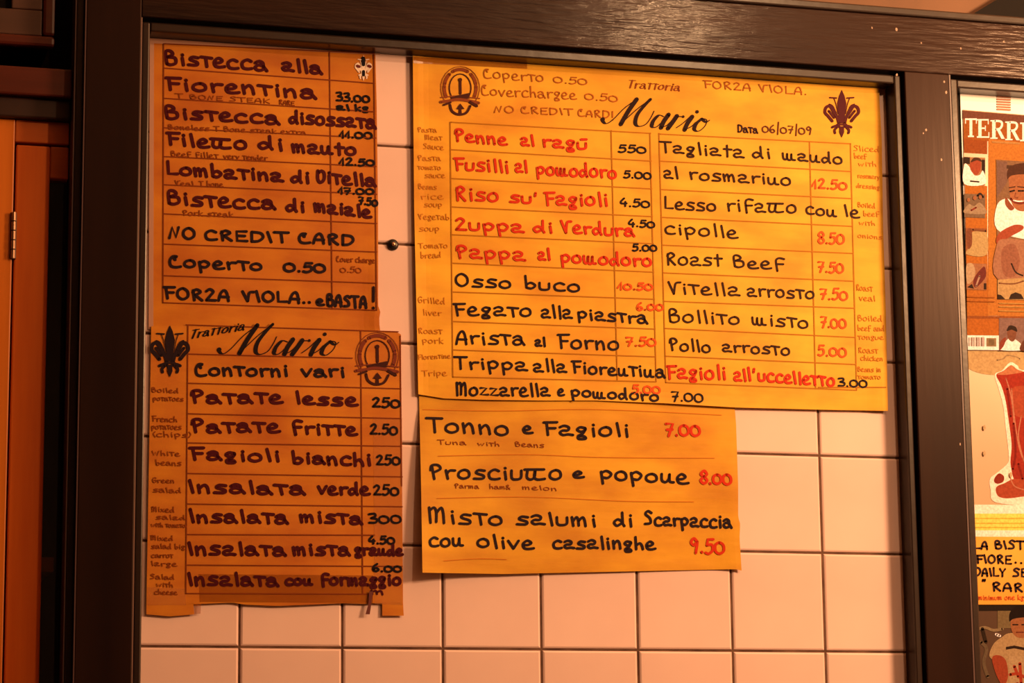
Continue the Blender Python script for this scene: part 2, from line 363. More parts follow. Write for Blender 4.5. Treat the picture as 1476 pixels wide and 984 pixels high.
g('6', .85, 'c .6,1.5 .2,1.0 .12,.3 .45,0 .76,.3 .5,.68 .15,.4')
g('7', .85, 'l .08,1.4 .76,1.42 .36,0;l .18,.72 .72,.75')
g('8', .85, 'c .45,.8 .1,1.1 .45,1.5 .75,1.1 .45,.8 .1,.35 .45,0 .8,.35 .45,.8')
g('9', .85, 'c .72,1.15 .4,1.5 .12,1.1 .4,.78 .72,1.15 .55,0')
g('.', .4, 'l .16,.1 .2,.04')
g(',', .4, 'l .2,.12 .14,-.12')
g('!', .5, 'l .22,1.7 .24,.3;l .24,-.35 .26,-.4')
g("'", .35, 'l .2,1.4 .16,1.0')
g('"', .5, 'l .15,1.5 .12,1.2;l .35,1.5 .32,1.2')
g('/', .55, 'l .3,2.0 .24,-.3')
g('(', .4, 'c .35,1.5 .1,.8 .35,-.1'); g(')', .4, 'c .05,1.5 .3,.8 .05,-.1')
g('&', .9, 'c .85,0 .2,1.1 .4,1.5 .6,1.2 .1,.5 .3,0 .85,.6')
g('-', .5, 'l .05,.7 .45,.7')
G[' '] = (.6, [])
def write(pr, text, x0, y0, x1, y1, s, w, col, slant=0.0, jit=1.0, nib=None):
    """handwriting: text from (x0,y0) to (x1,y1) on its baseline, x-height s, stroke width w, all in photograph pixels"""
    tot = sum(G[c][0] for c in text); k = (x1 - x0) / tot; cx = 0.0
    sl = (y1 - y0) / (x1 - x0) if x1 != x0 else 0
    rnd = random.Random(text + str(x0))
    for ch in text:
        wd_, strokes = G[ch]
        jy = rnd.uniform(-.05, .05) * jit * s; js = 1 + rnd.uniform(-.06, .06) * jit; jr = rnd.uniform(-.04, .04) * jit
        for kind, pts in strokes:
            q = catmull(pts, 5) if kind == 'c' else pts
            o = []
            for (a, b_) in q:
                X = x0 + (cx + .05 + a * .88) * k + (slant + jr) * b_ * s
                o.append((X, y0 + sl * (X - x0) - b_ * s * .9 * js + jy))
            pr.ribbon(o, w, col, 0, nib)
        cx += wd_
    return pr

# ------------------------------------------------------------------ sheets
def interp(poly, t):
    L = [0]
    for a, b_ in zip(poly, poly[1:]): L.append(L[-1] + math.hypot(b_[0] - a[0], b_[1] - a[1]))
    d = t * L[-1]
    for i in range(len(poly) - 1):
        if d <= L[i + 1] or i == len(poly) - 2:
            u = (d - L[i]) / ((L[i + 1] - L[i]) or 1)
            return (poly[i][0] + u * (poly[i + 1][0] - poly[i][0]), poly[i][1] + u * (poly[i + 1][1] - poly[i][1]))
def sheet_mesh(name, T, B, L, R, depth, nu=44, nv=44, thick=0.0003):
    vs, fs = [], []
    for side in (0, 1):
        for j in range(nv + 1):
            for i in range(nu + 1):
                u, v = i / nu, j / nv
                t, b_, l, r = interp(T, u), interp(B, u), interp(L, v), interp(R, v)
                c = [(1 - v) * t[k] + v * b_[k] + (1 - u) * l[k] + u * r[k] - ((1 - u) * (1 - v) * T[0][k] + u * (1 - v) * T[-1][k] + (1 - u) * v * B[0][k] + u * v * B[-1][k]) for k in (0, 1)]
                z = depth(c[0], c[1])
                X, Y = W(c[0], c[1], z); X = max(-0.0960, min(0.6882, X)) if X < 0.7 else X; Y = min(Y, 0.5940) if X < 0.7 else Y; vs.append(V(X, Y, z - side * thick))
    n = (nu + 1) * (nv + 1)
    for j in range(nv):
        for i in range(nu):
            a = j * (nu + 1) + i
            fs.append((a, a + nu + 1, a + nu + 2, a + 1)); fs.append((n + a, n + a + 1, n + a + nu + 2, n + a + nu + 1))
    for j in range(nv):
        a = j * (nu + 1); fs.append((a, n + a, n + a + nu + 1, a + nu + 1))
        a += nu; fs.append((a, a + nu + 1, n + a + nu + 1, n + a))
    for i in range(nu):
        fs.append((i, i + 1, n + i + 1, n + i))
        a = nv * (nu + 1) + i; fs.append((a, n + a, n + a + 1, a + 1))
    return mesh(name, vs, fs, False)
def strip(name, pts, depth, off, mat, parent, n=12):   # a tape strip given by its four corners TL TR BR BL
    tl, tr, br, bl = pts
    me = sheet_mesh(name, [tl, tr], [bl, br], [tl, bl], [tr, br], lambda x, y: depth(x, y) + off, n, n, 0.0001)
    return put(name, me, mat, parent)

MAROON = (0.055, 0.004, 0.010); BLACK = (0.010, 0.006, 0.010); NAVY = (0.016, 0.008, 0.014)
RED = (0.50, 0.030, 0.010); REDL = (0.58, 0.085, 0.014)
BROWN = (0.22, 0.05, 0.008); BROWNL = (0.34, 0.10, 0.012); FAINT = (0.46, 0.17, 0.014); LINE = (0.17, 0.035, 0.008); LINEY = (0.36, 0.15, 0.010)

def fleur(pr, cx, cy, h, col, sx=1.0, thick=1.0):
    def T(p): return (cx + p[0] * h * sx, cy - p[1] * h)
    pr.poly([T(p) for p in [(0, .5), (.055, .38), (.095, .22), (.07, 0), (.05, -.2), (-.05, -.2), (-.07, 0), (-.095, .22), (-.055, .38)]], col)
    for s in (-1, 1):
        def S(ps): return [T((s * a, b_)) for a, b_ in ps]
        pr.line(S([(.06, -.2), (.1, -.06), (.18, .06), (.25, .16), (.33, .13), (.35, .03), (.29, -.04), (.24, -.1), (.2, -.15)]), .062 * h * thick, col)
        pr.line(S([(.12, .02), (.19, .16), (.26, .2)]), .03 * h * thick, col)
        pr.line(S([(.16, -.08), (.22, 0), (.27, .06)]), .05 * h * thick, col)
        pr.line(S([(.08, .0), (.12, .2), (.17, .34)]), .016 * h, col)
        pr.line(S([(.11, .33), (.25, .34)]), .03 * h, col, False)
        pr.line(S([(.05, -.27), (.12, -.25), (.2, -.28)]), .05 * h * thick, col)
        pr.line(S([(.1, -.28), (.15, -.34), (.14, -.4)]), .05 * h * thick, col)
    pr.line([T((-.1, -.225)), T((.1, -.225))], .035 * h, col, False)
    pr.poly([T(p) for p in [(-.045, -.26), (.045, -.26), (.05, -.38), (0, -.5), (-.05, -.38)]], col)

def emblem(pr, cx, cy, w, h, col, col2):
    def T(a, b_): return (cx + a * w / 2, cy - b_ * h / 2)
    def arc(rx, ry, a0, a1, oy=0.12, n=16):
        return [T(rx * math.cos(math.radians(a0 + (a1 - a0) * i / n)), oy + ry * math.sin(math.radians(a0 + (a1 - a0) * i / n))) for i in range(n + 1)]
    # lettered ring, drawn as the broken dark arcs the photograph shows
    for a0, a1 in ((-28, 5), (12, 48), (62, 118), (132, 168), (175, 208)):
        pr.line(arc(.82, .74, a0, a1), .17 * w / 2, col2, False)
    pr.line(arc(1.0, .86, -40, 220), 1.0, col2, False)
    pr.line(arc(.56, .56, -35, 215), 1.6, col, False)
    pr.line([T(0, .42), T(.01, -.1)], .13 * w / 2, col, False)
    pr.disc(*T(0, .45), .05 * w, col, 0.0003)
    pr.poly([T(*p) for p in [(-.5, -.22), (.1, -.14), (.45, -.08), (.5, -.3), (.15, -.34), (-.45, -.36)]], col)
    pr.line([T(-1, -.26), T(-.5, -.22), T(-.3, -.2)], 1.6, col2); pr.line([T(.45, -.26), T(1.0, -.3)], 1.6, col2, False)
    pr.line([T(-1.0, -.44), T(-.6, -.4), T(-.1, -.34), T(.5, -.4), T(.95, -.48)], 4.2, col2)
    pr.line([T(-.85, -.56), T(-.5, -.46)], 3, col, False); pr.line([T(.5, -.44), T(.85, -.6)], 4, col, False)
    pr.line([T(-.52, -.56), T(-.42, -.8), T(-.1, -.94), T(.3, -.88), T(.52, -.6)], 3.4, col)
    pr.poly([T(*p) for p in [(-.2, -.72), (0, -.5), (.22, -.72), (.06, -.74), (.08, -.9), (-.08, -.9), (-.06, -.74)]], col)

def mario(pr, mp, k, col):
    """the calligraphic name: thin up strokes, thick down strokes"""
    nib = lambda dx, dy, t: (0.30 + 1.0 * max(0.0, dy) ** 1.3) * (0.55 + 0.45 * math.sin(math.pi * min(1, max(0, t))))
    nibc = lambda dx, dy, t: 0.28 + 1.0 * max(0.0, dy) ** 1.3
    S = [[(868, 173), (874, 178), (884, 172), (900, 156), (918, 143)],
         [(938, 143), (930, 151), (919, 165), (916, 177), (921, 182), (931, 179), (938, 170), (943, 160)],
         [(895, 179), (902, 172), (920, 156), (938, 143)],
         [(957, 168), (950, 166), (942, 174), (940, 182), (946, 183), (955, 175), (962, 166)],
         [(954, 183), (962, 180), (975, 167)], [(966, 180), (976, 169), (983, 168)], [(975, 184), (984, 178), (995, 168)],
         [(989, 186), (997, 182), (1003, 176)],
         [(1012, 171), (1004, 178), (1001, 186), (1007, 189), (1016, 182), (1019, 173), (1012, 171), (1018, 176), (1023, 173)]]
    D = [[(918, 143), (906, 160), (895, 179)], [(964, 165), (957, 175), (953, 184)], [(976, 167), (969, 177), (963, 185)], [(998, 168), (991, 178), (987, 187)]]
    for p in S: pr.ribbon(catmull([mp(*q) for q in p], 6), 4.4 * k, col, 0, nibc)
    for p in D: pr.ribbon(catmull([mp(*q) for q in p], 6), 6.0 * k, col, 0, lambda dx, dy, t: 1.0)
    pr.disc(*mp(869, 172), 3.2 * k, col, 0.00005); pr.disc(*mp(1005, 161), 2.6 * k, col, 0.00005); pr.disc(*mp(985, 168), 2.0 * k, col, 0.00005)

def lines(pr, segs, col, w=1.7):
    for s in segs:
        (xa, ya), (xb, yb) = s; n = 14
        pr.ribbon([(xa + (xb - xa) * i / n, ya + (yb - ya) * i / n) for i in range(n + 1)], w, col, -0.00008)

def handwriting(parent, depth, col, w, items, label=None, name='handwriting', slant=0.0, jit=1.0):
    for it in items:
        text, x0, y0, x1, y1, s = it[:6]
        pr = Print(depth)
        write(pr, text, x0, y0, x1, y1, s, it[6] if len(it) > 6 else w, col, slant, jit)
        o = pr.build(name, parent)
        plain = text.replace('@', 'a').replace('ñ', 'n').replace('π', 'tt').replace('µ', 'm').replace('+', 't').replace('Ü', 'V').replace('Ç', 'C').replace('"', '')
        if label: o['label'] = label.split()[0] + ' handwritten ' + plain

# ---- upper left menu
s1 = empty('menu_sheet', P(380, 470, 0))
tag(s1, 'upper left orange menu sheet listing maroon steak names, touching the dark left stile', 'menu')
d1 = lambda x, y: 0.0012 + 0.0004 * math.sin(x / 37) * math.sin(y / 53) + 0.0016 * math.exp(-((x - 545) / 14) ** 2) * (0.5 + 0.5 * math.sin(y / 60))
put('paper', sheet_mesh('paper', [(217, 52), (380, 64), (545, 76)], [(216, 474), (380, 478), (548, 476)], [(217, 52), (217, 260), (216, 474)],
    [(541, 76), (543, 150), (545, 300), (545, 440), (549, 452), (546, 460), (548, 476)], d1), M_P_LEFT, s1)
strip('tape', [(215, 46), (548, 68), (548, 79), (215, 62)], d1, 0.0004, M_TAPE_P, s1)
strip('tape', [(216, 62), (222, 62), (221, 474), (214, 474)], d1, 0.0003, M_TAPE_P, s1)
pr = Print(d1)
lines(pr, [((237, 63), (540, 77)), ((236, 98), (540, 120)), ((236, 141.5), (540, 161)), ((236, 184), (542, 199)), ((236, 225.5), (542, 240)), ((236, 266), (543, 280)),
           ((236, 308), (543, 322)), ((236, 351.5), (543, 363)), ((235, 397), (543, 408)), ((235, 436), (543, 447)),
           ((236, 63), (235, 436)), ((475, 74), (479, 445)), ((539, 78), (543, 447))], LINE)
pr.build('ruled_lines', s1)
handwriting(s1, d1, MAROON, 4.6, [('Bistecca', 236, 92, 387, 102, 14), ('@lla', 405, 101, 466, 107, 13),
    ('Fiorentina', 237, 128, 458, 142, 13.5), ('Bistecca', 236, 170, 405, 179, 13), ('disoss@ta', 416, 177, 543, 185, 13),
    ('Fileπo', 239, 208, 358, 216, 13), ('di', 370, 214, 411, 217, 13), ('m@ñ+o', 420, 219, 515, 224, 13),
    ('Lomb@tin@', 239, 251, 410, 261, 13), ('di', 418, 262, 448, 264, 12.5), ('Üitella', 455, 262, 543, 269, 12.5),
    ('Bistecca', 239, 294, 399, 302, 14.5), ('di', 411, 304, 441, 306, 12.5), ('m@i@le', 452, 304, 536, 314, 12.5)], 'maroon handwritten steak names')
handwriting(s1, d1, BLACK, 3.2, [('33.00', 484, 145, 534, 148, 8.6), ('@l', 484, 158, 505, 159, 6), ('kg', 511, 159, 532, 160, 6),
    ('11.00', 489, 198, 538, 200, 7.6), ('12.50', 489, 238, 541, 239, 7.6), ('17.00', 487, 279, 540, 280, 7.2), ('7.50', 517, 294, 545, 297, 7.5)], 'black')
handwriting(s1, d1, NAVY, 4.0, [('NO', 242, 343, 284, 344, 11), ('ÇREDIT', 293, 345, 418, 350, 10), ('CARD', 429, 350, 512, 353, 10),
    ('Coperto', 242, 384, 380, 390, 11.5), ('0.50', 408, 391, 471, 393, 10), ('FORZA', 235, 430, 333, 434, 11.5), ('VIOLA..', 348, 433, 450, 437, 11),
    ('e', 455, 439, 468, 440, 9), ('BASTA', 470, 440, 530, 444, 11.5), ('!', 531, 438, 545, 440, 16)], 'black handwritten notices')
handwriting(s1, d1, BROWN, 1.5, [('T BONE STEAK', 252, 141, 390, 149, 4.6), ('RARE', 402, 150, 425, 152, 4.4), ('Boneless T Bone steak extra', 242, 186, 442, 194, 5),
    ('Beef fillet', 246, 225, 315, 228, 5.5), ('very tender', 322, 228, 386, 231, 5), ('Veal', 252, 267, 280, 268, 5), ('T bone', 287, 268, 322, 269, 5),
    ('Pork steak', 263, 310, 337, 313, 5.5), ('Cover charge', 485, 377, 541, 379, 5.5), ('0.50', 490, 392, 522, 393, 6)], 'brown', 'small_print')
pr = Print(d1)
pr.ribbon(catmull([(518, 108), (530, 108)], 3), 1, (.5, .3, .25))
fleur(pr, 524, 98, 37, (0.80, 0.66, 0.58), 0.86, 1.15)
pr.line([(524, 84), (524, 93)], 5, BLACK, False); pr.line([(524, 103), (524, 108)], 4.5, BLACK, False)
pr.line([(515, 95), (518, 96)], 4, (.12, .02, .02), False); pr.line([(531, 95), (534, 96)], 4, (.12, .02, .02), False)
tag(pr.build('lily_sticker', s1), 'small white lily with a black core')

# ---- lower left menu
s2 = empty('menu_sheet', P(380, 870, 0))
tag(s2, 'lower left orange side dish menu sheet with torn bottom edge and dark lily emblem', 'menu')
d2 = lambda x, y: 0.0026 + 0.0004 * math.sin(x / 41 + 1) * math.sin(y / 47)
put('paper', sheet_mesh('paper', [(218, 470), (268, 469), (420, 472), (570, 477), (578, 482)],
    [(211, 872), (290, 870), (335, 868), (352, 871), (400, 873), (450, 871), (492, 869), (530, 870), (536, 869), (552, 869), (581, 870)],
    [(218, 470), (215, 650), (211, 872)], [(578, 482), (579, 650), (581, 870)], d2), M_P_LEFT, s2)
put('paper_tab', sheet_mesh('paper_tab', [(211, 871), (279, 869)], [(211, 885), (245, 888), (280, 885)], [(211, 871), (211, 885)], [(279, 869), (280, 885)], d2, 8, 4), M_P_LEFT, s2)
put('paper_tab', sheet_mesh('paper_tab', [(280, 868), (290, 868)], [(280, 885), (289, 884)], [(280, 868), (280, 885)], [(290, 868), (289, 884)], d2, 3, 4), M_TAPE_D, s2)
put('paper_tab', sheet_mesh('paper_tab', [(551, 868), (581, 868)], [(551, 887), (582, 887)], [(551, 868), (551, 887)], [(581, 868), (582, 887)], d2, 5, 4), M_P_LEFT, s2)
strip('tape', [(538, 600), (580, 602), (581, 872), (540, 870)], d2, 0.00030, M_TAPE, s2)
strip('tape', [(286, 827), (538, 829), (538, 869), (288, 867)], d2, 0.00022, M_TAPE_D, s2)
strip('tape', [(213, 846), (268, 848), (268, 872), (212, 872)], d2, 0.00018, M_TAPE, s2)
pr = Print(d2)
lines(pr, [((268, 468), (574, 478)), ((272, 510), (508, 516)), ((270, 552), (578, 560)), ((270, 596), (578, 603)), ((270, 638), (579, 643)), ((270, 682), (580, 687)),
           ((270, 726), (580, 730)), ((269, 770), (540, 771)), ((269, 814), (580, 816)), ((268, 855), (530, 856)),
           ((271, 468), (268, 855)), ((520, 476), (523, 856)), ((577, 484), (579, 700))], LINE)
pr.build('ruled_lines', s2)
pr = Print(d2); fleur(pr, 245, 506, 75, NAVY, 1.0, 1.15); pr.build('lily_emblem', s2)
pr = Print(d2); emblem(pr, 544, 517, 62, 78, (.04, .010, .010), (0.16, 0.035, 0.02)); pr.build('oval_emblem', s2)
pr = Print(d2)
mario(pr, lambda x, y: (315 + (x - 868) * 1.12, 508 + (y - (176 + (x - 868) * .07)) * 1.08), 1.05, BLACK)
tag(pr.build('printed_name', s2), 'large black script name Mario'); pr = Print(d2)
write(pr, 'Trattoria', 272, 488, 352, 475, 8.5, 2.0, BLACK, .45, .3, lambda dx, dy, t: .5 + .8 * abs(dy))
tag(pr.build('printed_heading', s2), 'small black script word Trattoria')
handwriting(s2, d2, NAVY, 4.0, [('Contorni', 280, 541, 417, 542, 12.5), ('vari', 433, 542, 499, 543, 12)], 'black handwritten title Contorni vari')
handwriting(s2, d2, MAROON, 4.5, [('Patate', 273, 580, 409, 581, 13), ('lesse', 423, 581, 517, 585, 12.5), ('Patate', 274, 623, 405, 622, 13), ('fritte', 419, 624, 516, 627, 13),
    ('Fagioli', 273, 662, 406, 665, 12.5), ('bianchi', 420, 667, 537, 671, 12.5), ('Insalata', 269, 709, 442, 713, 13), ('verde', 457, 711, 534, 713, 12.5),
    ('Insalata', 271, 752, 417, 754, 13), ('mista', 431, 752, 524, 755, 12.5), ('Ins@lata', 269, 799, 414, 800, 13.5), ('mista', 421, 799, 506, 800, 12.5), ('gr@ñde', 511, 799, 581, 800, 10.5),
    ('Ins@lata', 269, 843, 403, 844, 13.5), ('coñ', 410, 843, 451, 843, 10), ('form@ggio', 461, 843, 579, 843, 12)], 'maroon handwritten side dishes')
handwriting(s2, d2, BLACK, 3.3, [('250', 536, 586, 578, 587, 10), ('2.50', 533, 625, 574, 626, 10), ('250', 542, 669, 578, 670, 10), ('250', 538, 713, 576, 714, 10.5),
    ('300', 530, 753, 580, 754, 9.5), ('4.50', 531, 783, 570, 784, 8), ('6.00', 536, 823, 580, 824, 7.6)], 'black handwritten side dish prices')
handwriting(s2, d2, BROWN, 1.4, [('Boiled', 218, 565, 258, 566, 5), ('potatoes', 220, 577, 265, 578, 5), ('French', 219, 607, 256, 608, 5.5), ('potatoes', 218, 618, 262, 619, 5.5), ('(chips)', 220, 629, 276, 630, 5.5),
    ('White', 219, 656, 260, 657, 5), ('beans', 224, 670, 262, 671, 5.5), ('Green', 219, 695, 252, 696, 5), ('salad', 220, 709, 262, 710, 5.5), ('Mixed', 218, 737, 252, 738, 5.5),
    ('sal@d', 224, 748, 268, 749, 5), ('with tom@to', 218, 759, 268, 760, 4.5), ('Mixed', 217, 778, 250, 779, 5), ('salad big', 218, 790, 267, 791, 5), ('carrot', 218, 803, 250, 804, 5), ('l@rge', 217, 815, 256, 816, 5),
    ('Salad', 216, 834, 252, 835, 5), ('with', 225, 845, 250, 846, 5), ('cheese', 222, 856, 256, 857, 5)], 'brown', 'small_print')
handwriting(s2, d2, MAROON, 3.0, [('m', 533, 856, 556, 857, 6)], None)
put('torn_sliver', sheet_mesh('torn_sliver', [(532, 852), (538, 852)], [(527, 885), (533, 885)], [(532, 852), (531, 870), (527, 885)], [(538, 852), (535, 872), (533, 885)], lambda x, y: 0.0042, 3, 8), (lambda: (new_mat('dark_sliver', (.10, .012, .010), .5)[0]))(), s2)

# ---- lower middle sheet (under the big one)
s3 = empty('menu_sheet', P(835, 825, 0))
tag(s3, 'amber sheet of three cold dishes hanging below the big menu, left edge curling', 'menu')
def d3(x, y):
    v = max(0.0, min(1.0, (y - 590) / 235)); u = max(0.0, x - 607)
    return 0.0010 + 0.0125 * (v ** 0.8) * math.exp(-u / 75) + 0.0005 * math.sin(x / 60) * math.sin(y / 40) + 0.0022 * math.exp(-((x - 1066) / 25) ** 2) * v + 0.0006
put('paper', sheet_mesh('paper', [(604, 570), (1058, 575)], [(609, 825), (725, 827), (960, 822), (1060, 820), (1069, 822)],
    [(604, 570), (607, 700), (609, 825)], [(1058, 575), (1061, 610), (1064, 700), (1064, 745), (1067, 755), (1066, 775), (1069, 822)], d3, 60, 40), M_P_LOW, s3)
pr = Print(d3)
for a in (((632, 657), (760, 655), (870, 659), (1030, 660)), ((630, 718), (760, 716), (900, 722), (1000, 723)), ((640, 808), (690, 805), (730, 806)), ((610, 590), (720, 592), (860, 590), (1040, 598))):
    pr.ribbon(catmull(a, 8), 1.1, (0.50, 0.17, 0.015), -0.0001)
pr.build('faint_fold_lines', s3)
handwriting(s3, d3, NAVY, 3.7, [('Tonno', 613, 622, 736, 627, 15.5), ('e', 752, 624, 769, 625, 11), ('F@gioli', 782, 627, 909, 629, 14.5),
    ('Prosciuπo', 618, 690, 812, 691, 15.5), ('e', 824, 688, 843, 688, 10), ('popoñe', 863, 690, 994, 697, 14.5),
    ('Misto', 615, 753, 727, 756, 15.5), ('s@lumi', 742, 755, 862, 758, 14), ('di', 883, 758, 914, 759, 14), ('Sc@rp@ccia', 928, 756, 1056, 761, 13.5),
    ('coñ', 617, 787, 669, 787, 13.5), ('olive', 686, 788, 771, 791, 13.5), ('c@s@linghe', 795, 790, 946, 791, 12.5)], 'dark handwritten cold dishes')
handwriting(s3, d3, RED, 4.0, [('7.00', 958, 628, 1011, 628, 13.5), ('8.00', 1008, 697, 1056, 698, 13), ('9.50', 994, 797, 1046, 797, 15)], 'red handwritten prices')
handwriting(s3, d3, BROWN, 1.2, [('Tuna', 630, 640, 673, 641, 4.8), ('with', 688, 642, 721, 643, 4.5), ('Beans', 742, 643, 785, 645, 5), ('Parma', 655, 703, 691, 704, 4.6), ('ham&', 705, 704, 736, 705, 4.6), ('melon', 752, 705, 804, 707, 4.6)], 'brown', 'small_print')

# ---- big menu
s4 = empty('menu_sheet', P(930, 590, 0))
tag(s4, 'largest yellow menu sheet in two ruled columns, with red pasta names and script heading', 'menu')
def d4(x, y):
    z = 0.0032 + 0.0006 * math.sin(x / 70 + .6) * math.sin(y / 55) + 0.0014 * math.exp(-((x - 597) / 12) ** 2)
    z += 0.0030 * math.exp(-((y - 590) / 14) ** 2) * math.exp(-((x - 940) / 120) ** 2) + 0.0016 * math.exp(-((x - 1275) / 20) ** 2) * max(0, math.sin(y / 75))
    return z
put('paper', sheet_mesh('paper', [(595, 80), (930, 96), (1267, 118)], [(603, 568), (640, 574), (700, 576), (780, 577), (860, 577), (960, 581), (1060, 587), (1175, 590), (1280, 592)],
    [(595, 80), (597, 300), (603, 568)], [(1267, 118), (1268, 150), (1271, 200), (1273, 330), (1277, 450), (1280, 592)], d4, 90, 60), M_P_MAIN, s4)
strip('tape', [(596, 82), (760, 90), (760, 99), (596, 91)], d4, 0.0003, M_TAPE_D, s4)
pr = Print(d4)
LR = [(176, 192), (215.5, 232), (257, 272), (298, 312), (338, 351), (379, 392), (420.5, 431), (463, 474), (504, 514), (543, 550)]
segs = []
for i, (a, b_) in enumerate(LR):
    xa, xb = 650 + i * .35, 938 + i * .9
    segs.append(((xa, a), (xb, b_)))
segs += [((649, 176), (653, 543)), ((881, 188), (890, 547)), ((937, 192), (946, 550))]
RR = [(193, 207), (232, 247), (273, 286), (313, 326), (353, 365), (393, 405), (434, 444), (473, 486), (513, 525), (551, 562)]
for i, (a, b_) in enumerate(RR): segs.append(((951 + i, a), (1226 + i * .9, b_)))
segs += [((950, 192), (960, 551)), ((1167, 204), (1176, 559)), ((1226, 207), (1235, 562)), ((1180, 558), (1277, 558))]
lines(pr, segs, LINEY, 1.6)
pr.build('ruled_lines', s4)
pr = Print(d4); emblem(pr, 663.5, 131, 56, 72, (.05, .012, .01), (0.20, 0.05, 0.015)); pr.build('oval_emblem', s4)
pr = Print(d4); fleur(pr, 1213.5, 164, 69, (.06, .006, .012), 1.0, 1.0); pr.build('lily_emblem', s4)
pr = Print(d4)
mario(pr, lambda x, y: (x, y), 1.0, (.016, .006, .008))
tag(pr.build('printed_name', s4), 'large dark script name Mario'); pr = Print(d4)
write(pr, 'Trattoria', 903, 126, 980, 131, 8, 1.7, BROWN, .35, .3, lambda dx, dy, t: .5 + .8 * abs(dy))
tag(pr.build('printed_heading', s4), 'small brown script word Trattoria'); pr = Print(d4)
write(pr, 'Data', 1063, 190, 1093, 192, 7.5, 2.2, (.03, .01, .01), 0, 0)
tag(pr.build('printed_heading', s4), 'small bold word Data')
handwriting(s4, d4, BROWNL, 1.8, [('Coperto', 696, 112, 785, 118, 10), ('0.50', 797, 119, 848, 122, 7.5), ('Coverchargee', 693, 137, 832, 143, 10), ('0.50', 842, 143, 892, 147, 7.5),
    ('NO', 711, 162, 743, 163, 6.8), ('CREDIT', 750, 163, 827, 166, 6.8), ('CARD!', 832, 167, 886, 171, 7), ('FORZA VIOLA.', 1013, 126, 1164, 137, 7.6)], 'brown')
handwriting(s4, d4, (.10, .03, .01), 2.0, [('06/07/09', 1098, 190, 1171, 194, 8)], 'thin')
handwriting(s4, d4, RED, 3.7, [('Penne', 654, 203, 732, 209, 12), ('@l', 750, 209, 771, 210, 12), ('r@gù', 780, 211, 848, 215, 12),
    ('Fusilli', 654, 245, 735, 249, 13.5), ('@l', 742, 248, 761, 248, 13), ('poµodoro', 772, 251, 890, 257, 13),
    ('Riso', 655, 288, 720, 291, 14), ("su'", 733, 291, 775, 293, 11.5), ('F@gioli', 784, 295, 878, 297, 14), ('Zupp@', 655, 331, 757, 335, 13), ('di', 767, 334, 799, 336, 12), ('Verdura', 808, 335, 916, 341, 12.5),
    ('P@pp@', 656, 371, 759, 376, 13.5), ('@l', 775, 374, 794, 375, 12.5), ('poµodoro', 807, 378, 941, 384, 13), ('F@gioli', 960, 545, 1048, 547, 14.5), ("@ll'", 1057, 548, 1088, 549, 13), ('uccelletto', 1092, 548, 1204, 557, 13)], 'red handwritten dish names')
handwriting(s4, d4, REDL, 3.0, [('10.50', 890, 417, 942, 418, 7.6), ('6.00', 917, 447, 957, 447, 8), ('7.50', 901, 498, 947, 499, 9.5), ('5.00', 910, 566, 953, 567, 9.5), ('12.50', 1170, 271, 1222, 273, 9.5),
    ('8.50', 1178, 351, 1218, 352, 12), ('7.50', 1178, 392, 1217, 393, 11.5), ('7.50', 1181, 431, 1223, 432, 11.5), ('7.00', 1182, 472, 1221, 473, 11.5), ('5.00', 1178, 512, 1221, 514, 11)], 'red handwritten prices')
handwriting(s4, d4, BLACK, 2.7, [('550', 890, 219, 933, 221, 8.3), ('5.00', 898, 256, 940, 258, 8), ('4.50', 893, 297, 938, 299, 8.6), ('4.50', 905, 326, 945, 328, 8), ('5.00', 911, 361, 948, 362, 7.4), ('7.00', 967, 578, 1015, 579, 11), ('3.00', 1207, 556, 1251, 558, 8.6)], 'black')
handwriting(s4, d4, NAVY, 3.3, [('Osso', 655, 412, 739, 415, 12.5), ('buco', 754, 415, 838, 421, 12.5), ('Feg@to', 653, 454, 768, 456, 13), ('@ll@', 779, 458, 826, 459, 13), ('pi@stra', 831, 459, 935, 467, 12.5),
    ('Arista', 656, 495, 758, 497, 14), ('@l', 771, 499, 787, 499, 10), ('Forno', 803, 501, 894, 504, 14), ('Tripp@', 653, 531, 762, 534, 13), ('@ll@', 768, 535, 818, 536, 13), ('Fioreñtiña', 824, 537, 960, 544, 12.5),
    ('Mozz@rell@', 656, 569, 794, 571, 13), ('e', 803, 570, 814, 570, 10), ('poµodoro', 822, 571, 951, 578, 11)], 'dark handwritten dishes of the left column')
handwriting(s4, d4, (.028, .010, .006), 2.9, [('T@gli@+@', 950, 219, 1074, 227, 12), ('di', 1083, 227, 1113, 229, 11.5), ('µ@ñdo', 1127, 229, 1216, 237, 11.5), ('@l', 956, 256, 979, 258, 12), ('rosm@riño', 992, 258, 1142, 267, 12),
    ('Lesso', 956, 300, 1034, 305, 12.5), ('rif@πo', 1046, 304, 1150, 307, 13), ('coñ', 1160, 308, 1207, 312, 11.5), ('le', 1215, 311, 1240, 314, 12), ('cipolle', 956, 336, 1065, 343, 12.5),
    ('Ro@s+', 959, 381, 1042, 383, 13), ('Beef', 1055, 385, 1132, 389, 12), ('Vitell@', 962, 423, 1068, 426, 13), ('@rrosto', 1076, 426, 1175, 431, 12.5), ('Bollito', 962, 464, 1068, 467, 13), ('µisto', 1083, 467, 1167, 473, 12.5),
    ('Pollo', 964, 504, 1026, 508, 12.5), ('@rrosto', 1040, 506, 1140, 512, 12)], 'dark handwritten dishes of the right column')
